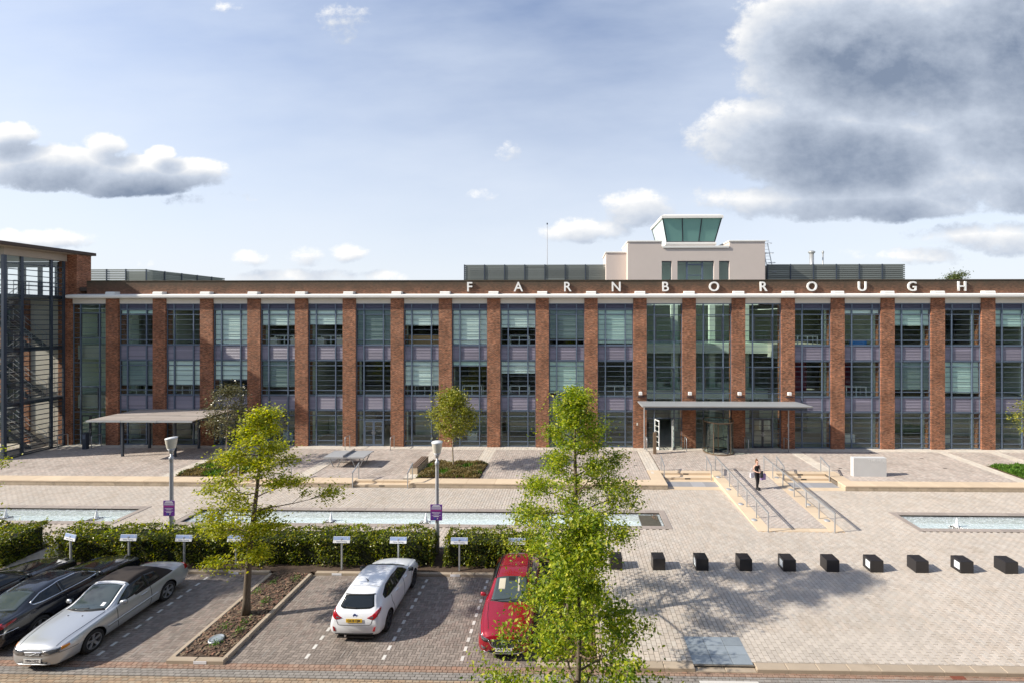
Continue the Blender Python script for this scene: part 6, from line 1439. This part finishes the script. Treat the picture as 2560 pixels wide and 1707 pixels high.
def volvo():
    c = Car(C70, 'silver convertible with dark soft top parked facing the road', 'paint_silver', (-15.95, 15.6, 0), -1, 'convertible', .325, (1.36, -1.30), soft=(-1.60, -.05))
    c.panel('windscreen', 'car_glass_pale', 'top', [(.74, -.62), (.86, -.3), (.88, 0), (.86, .3), (.74, .62)], [(.06, -.52), (.02, -.25), (.01, 0), (.02, .25), (.06, .52)], nv=10)
    c.panel('cowl', 'trim_black', 'top', [(.80, -.66), (.92, -.3), (.94, 0), (.92, .3), (.80, .66)], [(.75, -.62), (.865, -.3), (.885, 0), (.865, .3), (.75, .62)], nv=2)
    c.strip('windscreen_frame', 'sign_white', 'top', [(-.03, -.54), (-.06, -.25), (-.07, 0), (-.06, .25), (-.03, .54)], .06, off=.012)
    for sd in (-1, 1): c.strip('windscreen_pillar', 'sign_white', 'top', [(.78, sd*.66), (.4, sd*.605), (.0, sd*.55)], .05, off=.01)
    c.strip('wiper', 'trim_black', 'top', [(.84, -.5), (.82, -.2), (.78, .1)], .03, off=.02); c.strip('wiper', 'trim_black', 'top', [(.88, .02), (.82, .3), (.76, .55)], .03, off=.02)
    c.panel('permit', 'sign_white', 'top', [(.66, .34), (.66, .46)], [(.54, .33), (.54, .44)], off=.008)
    for sd in (-1, 1):
        c.panel('side_window', 'car_glass', 'side', [(.52, .94), (0, .94), (-.55, .95)], [(.28, 1.10), (.02, 1.26), (-.55, 1.32)], sd); c.panel('side_window', 'car_glass', 'side', [(-.6, .95), (-1.05, .97)], [(-.6, 1.32), (-1.0, 1.24)], sd)
        c.strip('side_moulding', 'paint_silver', 'side', [(.95, .52), (-.92, .54)], .05, sd, .02); c.strip('door_seam', 'trim_black', 'side', [(.60, .9), (.62, .5), (.58, .28)], .012, sd); c.strip('door_seam', 'trim_black', 'side', [(-.62, .92), (-.62, .6), (-.56, .28)], .012, sd); c.strip('door_handle', 'paint_silver', 'side', [(-.48, .80), (-.24, .79)], .045, sd, .022)
        hl = c.panel('headlight', 'head_clear', 'front', [(.28*sd, .52), (.5*sd, .53), (.70*sd, .57)], [(.27*sd, .625), (.5*sd, .665), (.715*sd, .69)], off=.012); c.panel('indicator', 'amber', 'side', [(2.16, .61), (1.98, .65)], [(2.13, .69), (1.98, .71)], sd, .012, parent=hl)
        c.panel('headlight_side', 'head_clear', 'side', [(2.30, .57), (2.17, .61)], [(2.27, .65), (2.14, .69)], sd, .010, parent=hl)
        c.panel('tail_light', 'tail_red', 'side', [(-2.32, .70), (-2.10, .72)], [(-2.30, .86), (-2.12, .88)], sd, .012); c.strip('bonnet_seam', 'trim_black', 'top', [(2.15, sd*.56), (1.5, sd*.66), (.85, sd*.70)], .010); c.strip('bumper_seam', 'trim_black', 'side', [(2.2, .56), (1.8, .55)], .010, sd)
        c.panel('washer_jet', 'trim_black', 'top', [(1.1, .22*sd), (1.1, .25*sd)], [(1.13, .22*sd), (1.13, .25*sd)], off=.012, nu=2, nv=2)
    g = c.panel('grille', 'trim_black', 'front', [(-.22, .50), (.22, .50)], [(-.25, .595), (.25, .595)], off=.014)
    for z in (.52, .545, .57): c.strip('grille_bar', 'grille_bar', 'front', [(-.23, z), (.23, z)], .008, off=.02, parent=g)
    c.strip('grille_slash', 'galvanised', 'front', [(-.1, .51), (.12, .59)], .012, off=.024, parent=g); c.strip('grille_frame', 'chrome', 'front', [(-.26, .605), (0, .61), (.26, .605)], .012, off=.02, parent=g)
    c.panel('lower_intake', 'trim_black', 'front', [(-.44, .285), (.44, .285)], [(-.44, .315), (.44, .315)], off=.012); c.strip('bumper_lip', 'paint_silver', 'front', [(-.5, .26), (0, .255), (.5, .26)], .03, off=.02)
    c.plate('front', .365, 'YP04 HZZ', 'plate_white'); c.mirror(.46, .96, 'paint_silver'); MB().tube([(-1.95, -.62, .96), (-1.98, -.62, 1.2)], .005, 5).build('aerial', M['trim_black'], c.root, local=True); MB().box(-2.2, 2.15, -.62, .62, .15, .2).build('underside', M['trim_black'], c.root, local=True)
    c.strip('boot_seam', 'trim_black', 'top', [(-1.72, -.6), (-1.70, 0), (-1.72, .6)], .010)
volvo()
SED = [(2.395,.25,.5,.45,.6,.6,.55,.66,.4,.7),(2.25,.2,.7,.48,.82,.72,.72,.78,.5,.82),(1.7,.18,.8,.5,.905,.84,.8,.9,.6,.93),(1.0,.18,.84,.52,.925,.93,.84,.99,.66,1.02),(.75,.18,.84,.52,.925,.95,.84,1.02,.68,1.05),
 (-.05,.18,.84,.52,.925,.98,.84,1.37,.56,1.42),(-.6,.18,.84,.52,.925,1.0,.84,1.42,.54,1.456),(-1.1,.18,.83,.52,.925,1.02,.83,1.36,.54,1.41),(-1.6,.2,.82,.55,.92,1.03,.82,1.16,.58,1.21),(-1.85,.22,.8,.55,.90,1.02,.8,1.08,.62,1.10),(-2.2,.25,.76,.55,.86,.98,.76,1.04,.58,1.07),(-2.36,.3,.72,.55,.8,.82,.72,.9,.55,.93),(-2.395,.34,.66,.5,.72,.65,.66,.72,.5,.75)]
def saloon(label, loc, name, chrome):
    c = Car(SED, label, 'paint_black', loc, 1, name, .335, (1.45, -1.37))
    c.panel('windscreen', 'car_glass', 'top', [(.78, -.62), (.88, 0), (.78, .62)], [(-.02, -.53), (-.06, 0), (-.02, .53)], nv=10); c.panel('rear_window', 'car_glass_pale', 'top', [(-1.78, -.55), (-1.84, 0), (-1.78, .55)], [(-1.18, -.5), (-1.14, 0), (-1.18, .5)], nv=8)
    for sd in (-1, 1):
        lo = [(.62, 1.03), (0, 1.04), (-.6, 1.055), (-1.2, 1.08), (-1.42, 1.11)]; hi = [(.42, 1.17), (.0, 1.345), (-.6, 1.375), (-1.15, 1.30), (-1.42, 1.17)]
        c.panel('side_window', 'car_glass', 'side', lo[:3], hi[:3], sd); c.panel('side_window', 'car_glass', 'side', [(-.65, 1.057)]+lo[3:], [(-.65, 1.372)]+hi[3:], sd)
        if chrome: c.strip('chrome_trim', 'chrome', 'side', [(.62, 1.03), (0, 1.035), (-.6, 1.05), (-1.2, 1.07), (-1.47, 1.11), (-1.47, 1.16), (-1.15, 1.31), (-.6, 1.39), (.0, 1.36), (.42, 1.19), (.62, 1.05)], .022, sd, .008, nu=70)
        c.strip('door_seam', 'trim_black', 'side', [(-.6, 1.05), (-.6, .6), (-.55, .3)], .012, sd); c.panel('tail_light', 'tail_red', 'rear', [(.45*sd, .88), (.74*sd, .84)], [(.45*sd, .98), (.72*sd, .99)], off=.014); c.panel('tail_light_side', 'tail_red', 'side', [(-2.36, .84), (-1.98, .95)], [(-2.30, .95), (-1.95, 1.0)], sd, .012)
        c.strip('bumper_chrome', 'chrome', 'side', [(-2.36, .72), (-2.1, .70), (-1.95, .70)], .02, sd, .012); c.panel('headlight', 'head_clear', 'side', [(2.25, .68), (1.9, .76)], [(2.2, .78), (1.8, .84)], sd, .01); c.strip('bonnet_seam', 'trim_black', 'top', [(2.2, sd*.55), (1.5, sd*.68), (.9, sd*.72)], .01)
        c.strip('door_handle', 'paint_black', 'side', [(-.5, .88), (-.28, .88)], .035, sd, .025)
    c.panel('cowl', 'trim_black', 'top', [(.84, -.66), (.95, 0), (.84, .66)], [(.79, -.62), (.885, 0), (.79, .62)], nv=2); c.mirror(.52, 1.03, 'paint_black'); MB().box(-2.2, 2.2, -.62, .62, .16, .22).build('underside', M['trim_black'], c.root, local=True)
saloon('black saloon with chrome window surround next to the convertible', (-18.42, 16.22, 0), 'saloon_car', True)
saloon('black car beyond the saloon, only its bonnet and windscreen in view', (-20.85, 16.0, 0), 'black_car', False)
# ------------------------------------------------------------------ the person on the ramp
def person(loc, yaw):
    J = {'pel':(0,0,.93),'spi':(0,.0,1.12),'che':(0,.0,1.30),'nec':(0,.005,1.44),'hd0':(0,-.02,1.53),'hd1':(0,-.03,1.62),'hd2':(0,-.02,1.70),
         'hl':(.09,0,.90),'kl':(.10,-.03,.50),'al':(.10,.06,.09),'fl':(.11,-.07,.04),'hr':(-.09,0,.90),'kr':(-.08,-.10,.50),'ar':(-.07,-.08,.10),'fr':(-.07,-.22,.05),
         'sl':(.18,.0,1.38),'el':(.24,.03,1.12),'wl':(.12,-.20,1.08),'nl':(.04,-.27,1.10),'sr':(-.18,.0,1.38),'er':(-.25,.02,1.12),'wr':(-.14,-.20,1.06),'nr':(-.05,-.27,1.07)}
    E_ = [('pel','spi'),('spi','che'),('che','nec'),('nec','hd0'),('hd0','hd1'),('hd1','hd2'),('pel','hl'),('hl','kl'),('kl','al'),('al','fl'),('pel','hr'),('hr','kr'),('kr','ar'),('ar','fr'),('che','sl'),('sl','el'),('el','wl'),('wl','nl'),('che','sr'),('sr','er'),('er','wr'),('wr','nr')]
    rad = {'pel':(.15,.105),'spi':(.125,.09),'che':(.15,.105),'nec':(.05,.05),'hd0':(.06,.075),'hd1':(.078,.095),'hd2':(.06,.07),'hl':(.085,.09),'kl':(.058,.06),'al':(.038,.04),'fl':(.036,.03),'hr':(.085,.09),'kr':(.058,.06),'ar':(.038,.04),'fr':(.036,.03),'sl':(.055,.055),'el':(.042,.042),'wl':(.028,.028),'nl':(.03,.022),'sr':(.055,.055),'er':(.042,.042),'wr':(.028,.028),'nr':(.03,.022)}
    names = list(J); me = bpy.data.meshes.new('sk'); me.from_pydata([J[n] for n in names], [(names.index(a), names.index(b)) for a, b in E_], [])
    o = bpy.data.objects.new('sk', me); col.objects.link(o); o.modifiers.new('s', 'SKIN'); sv = me.skin_vertices[0].data
    for i, n in enumerate(names): sv[i].radius = rad[n]; sv[i].use_root = (n == 'pel')
    sb = o.modifiers.new('u', 'SUBSURF'); sb.levels = 2; sb.render_levels = 2
    dg = bpy.context.evaluated_depsgraph_get(); dg.update(); bm_ = bpy.data.meshes.new_from_object(o.evaluated_get(dg)); bpy.data.objects.remove(o)
    root = empty('person', loc, 'person in black top and trousers walking down the ramp with bags', 'person', None, yaw)
    bm_.materials.clear()
    for m in ('skin', 'cloth_black'): bm_.materials.append(M[m])
    for p in bm_.polygons:
        c = p.center; p.use_smooth = True
        black = (c.z < 1.0 and c.y > -.30 and not (abs(c.x) > .20)) and not (c.y < -.16 and c.z > .85)
        if 1.0 <= c.z < 1.40 and abs(c.x) < .155 and c.y > -.15: black = True
        if abs(c.x) > .19 and c.z > 1.0: black = False
        if c.z < .10: black = True
        p.material_index = 1 if black else 0
    bo = link('body', bm_, None, root)
    h = MB(); h.lathe([(.0, 1.755), (.05, 1.745), (.082, 1.70), (.09, 1.64), (.082, 1.57), (.06, 1.53)], (0, .015, 0), 14, cap=False); h.lathe([(0, 1.70), (.035, 1.715), (.045, 1.745), (.035, 1.78), (0, 1.79)], (0, .04, .01), 10, cap=False)
    h.v = [(x, y if y > -.02 else y*.55-.015, z) for x, y, z in h.v]; h.build('hair', M['hair'], root, True, local=True)
    for s in (-1, 1): MB().lathe([(0, -.012), (.011, 0), (0, .012)], (s*.03, -.112, 1.625), 8).build('eye', M['ink'], root, local=True); MB().lathe([(0, -.03), (.013, -.01), (.015, .01), (0, .03)], (s*.083, -.015, 1.615), 8).build('ear', M['skin'], root, True, local=True)
    MB().add([(-.014,-.108,1.585),(.014,-.108,1.585),(0,-.105,1.63),(0,-.135,1.59)],[(0,1,3),(1,2,3),(2,0,3)]).build('nose', M['skin'], root, local=True); MB().box(-.022, .022, -.108, -.1, 1.555, 1.565).build('mouth', M['tail_red'], root, local=True)
    for s, n in ((1, 'nl'), (-1, 'nr')):
        w = Vector(J[n]); q = MB()
        for k in range(4): a = w+Vector((-s*.0, -.005, .022-.015*k)); q.tube([a, a+Vector((-s*.03,-.035,-.004)), a+Vector((-s*.055,-.03,-.012)), a+Vector((-s*(.062-.006*abs(k-1)),-.005,-.018))], [.009,.0085,.008,.006], 6)
        a = w+Vector((s*.012,-.01,.02)); q.tube([a, a+Vector((-s*.015,-.025,.02)), a+Vector((-s*.035,-.035,.018))], [.01,.009,.007], 6); q.build('fingers', M['skin'], bo, True, local=True)
    for s, n in ((1, 'fl'), (-1, 'fr')): x, y, z = J[n]; a = J['al' if s > 0 else 'ar']; MB().bbox(x-.045, x+.045, y-.06, a[1]+.06, max(0, z-.045), z+.05, .03).build('shoe', M['cloth_black'], root, local=True)
    c, sn = math.cos(yaw), math.sin(yaw)
    def wp(x, y, z): return (loc[0]+x*c-y*sn, loc[1]+x*sn+y*c, loc[2]+z)
    def bag(name, p, w, d, h, m, label, hx):
        e = empty(name, wp(*p), label, 'bag', None, yaw); MB().add([(-w/2*.85,-d/2,-h/2),(w/2*.85,-d/2,-h/2),(w/2*.85,d/2,-h/2),(-w/2*.85,d/2,-h/2),(-w/2,-d/3,h/2),(w/2,-d/3,h/2),(w/2,d/3,h/2),(-w/2,d/3,h/2)],[(3,2,1,0),(4,5,6,7),(0,1,5,4),(1,2,6,5),(2,3,7,6),(3,0,4,7)]).build('bag_body', M[m], e, local=True)
        MB().tube([(-w/3,0,h/2-.02),(-w/3+.02,0,h/2+hx*.7),(0,0,h/2+hx),(w/3-.02,0,h/2+hx*.7),(w/3,0,h/2-.02)], .012, 6).build('handle', M[m], e, True, local=True)
    bag('tote_bag', (.30, -.16, .74), .36, .12, .34, 'bag_purple', 'purple patterned tote bag on the walking person\'s arm', .18); bag('shoulder_bag', (-.32, .02, .84), .28, .12, .28, 'bag_white', 'white shoulder bag at the walking person\'s hip', .30)
    j = empty('jacket', wp(.12, -.24, 1.06), 'dark grey jacket folded over the walking person\'s arm', 'jacket', None, yaw); q = MB()
    for a, b, zz in ((-.09, .09, .06), (-.10, .10, -.05), (-.11, .09, -.2), (-.09, .1, -.32)): q.v += [(a,-.045,zz),(b,-.05,zz),(b,.05,zz),(a,.045,zz)]
    for i in range(3):
        for k in range(4): q.f.append((i*4+k, i*4+(k+1) % 4, (i+1)*4+(k+1) % 4, (i+1)*4+k))
    q.f += [(0,1,2,3),(15,14,13,12)]; jo = q.build('cloth', M['cloth_grey'], j, True, local=True); fix_normals(jo.data)
person((11.08, 27.7, float(rz(0, 27.7))+.012), R(18))
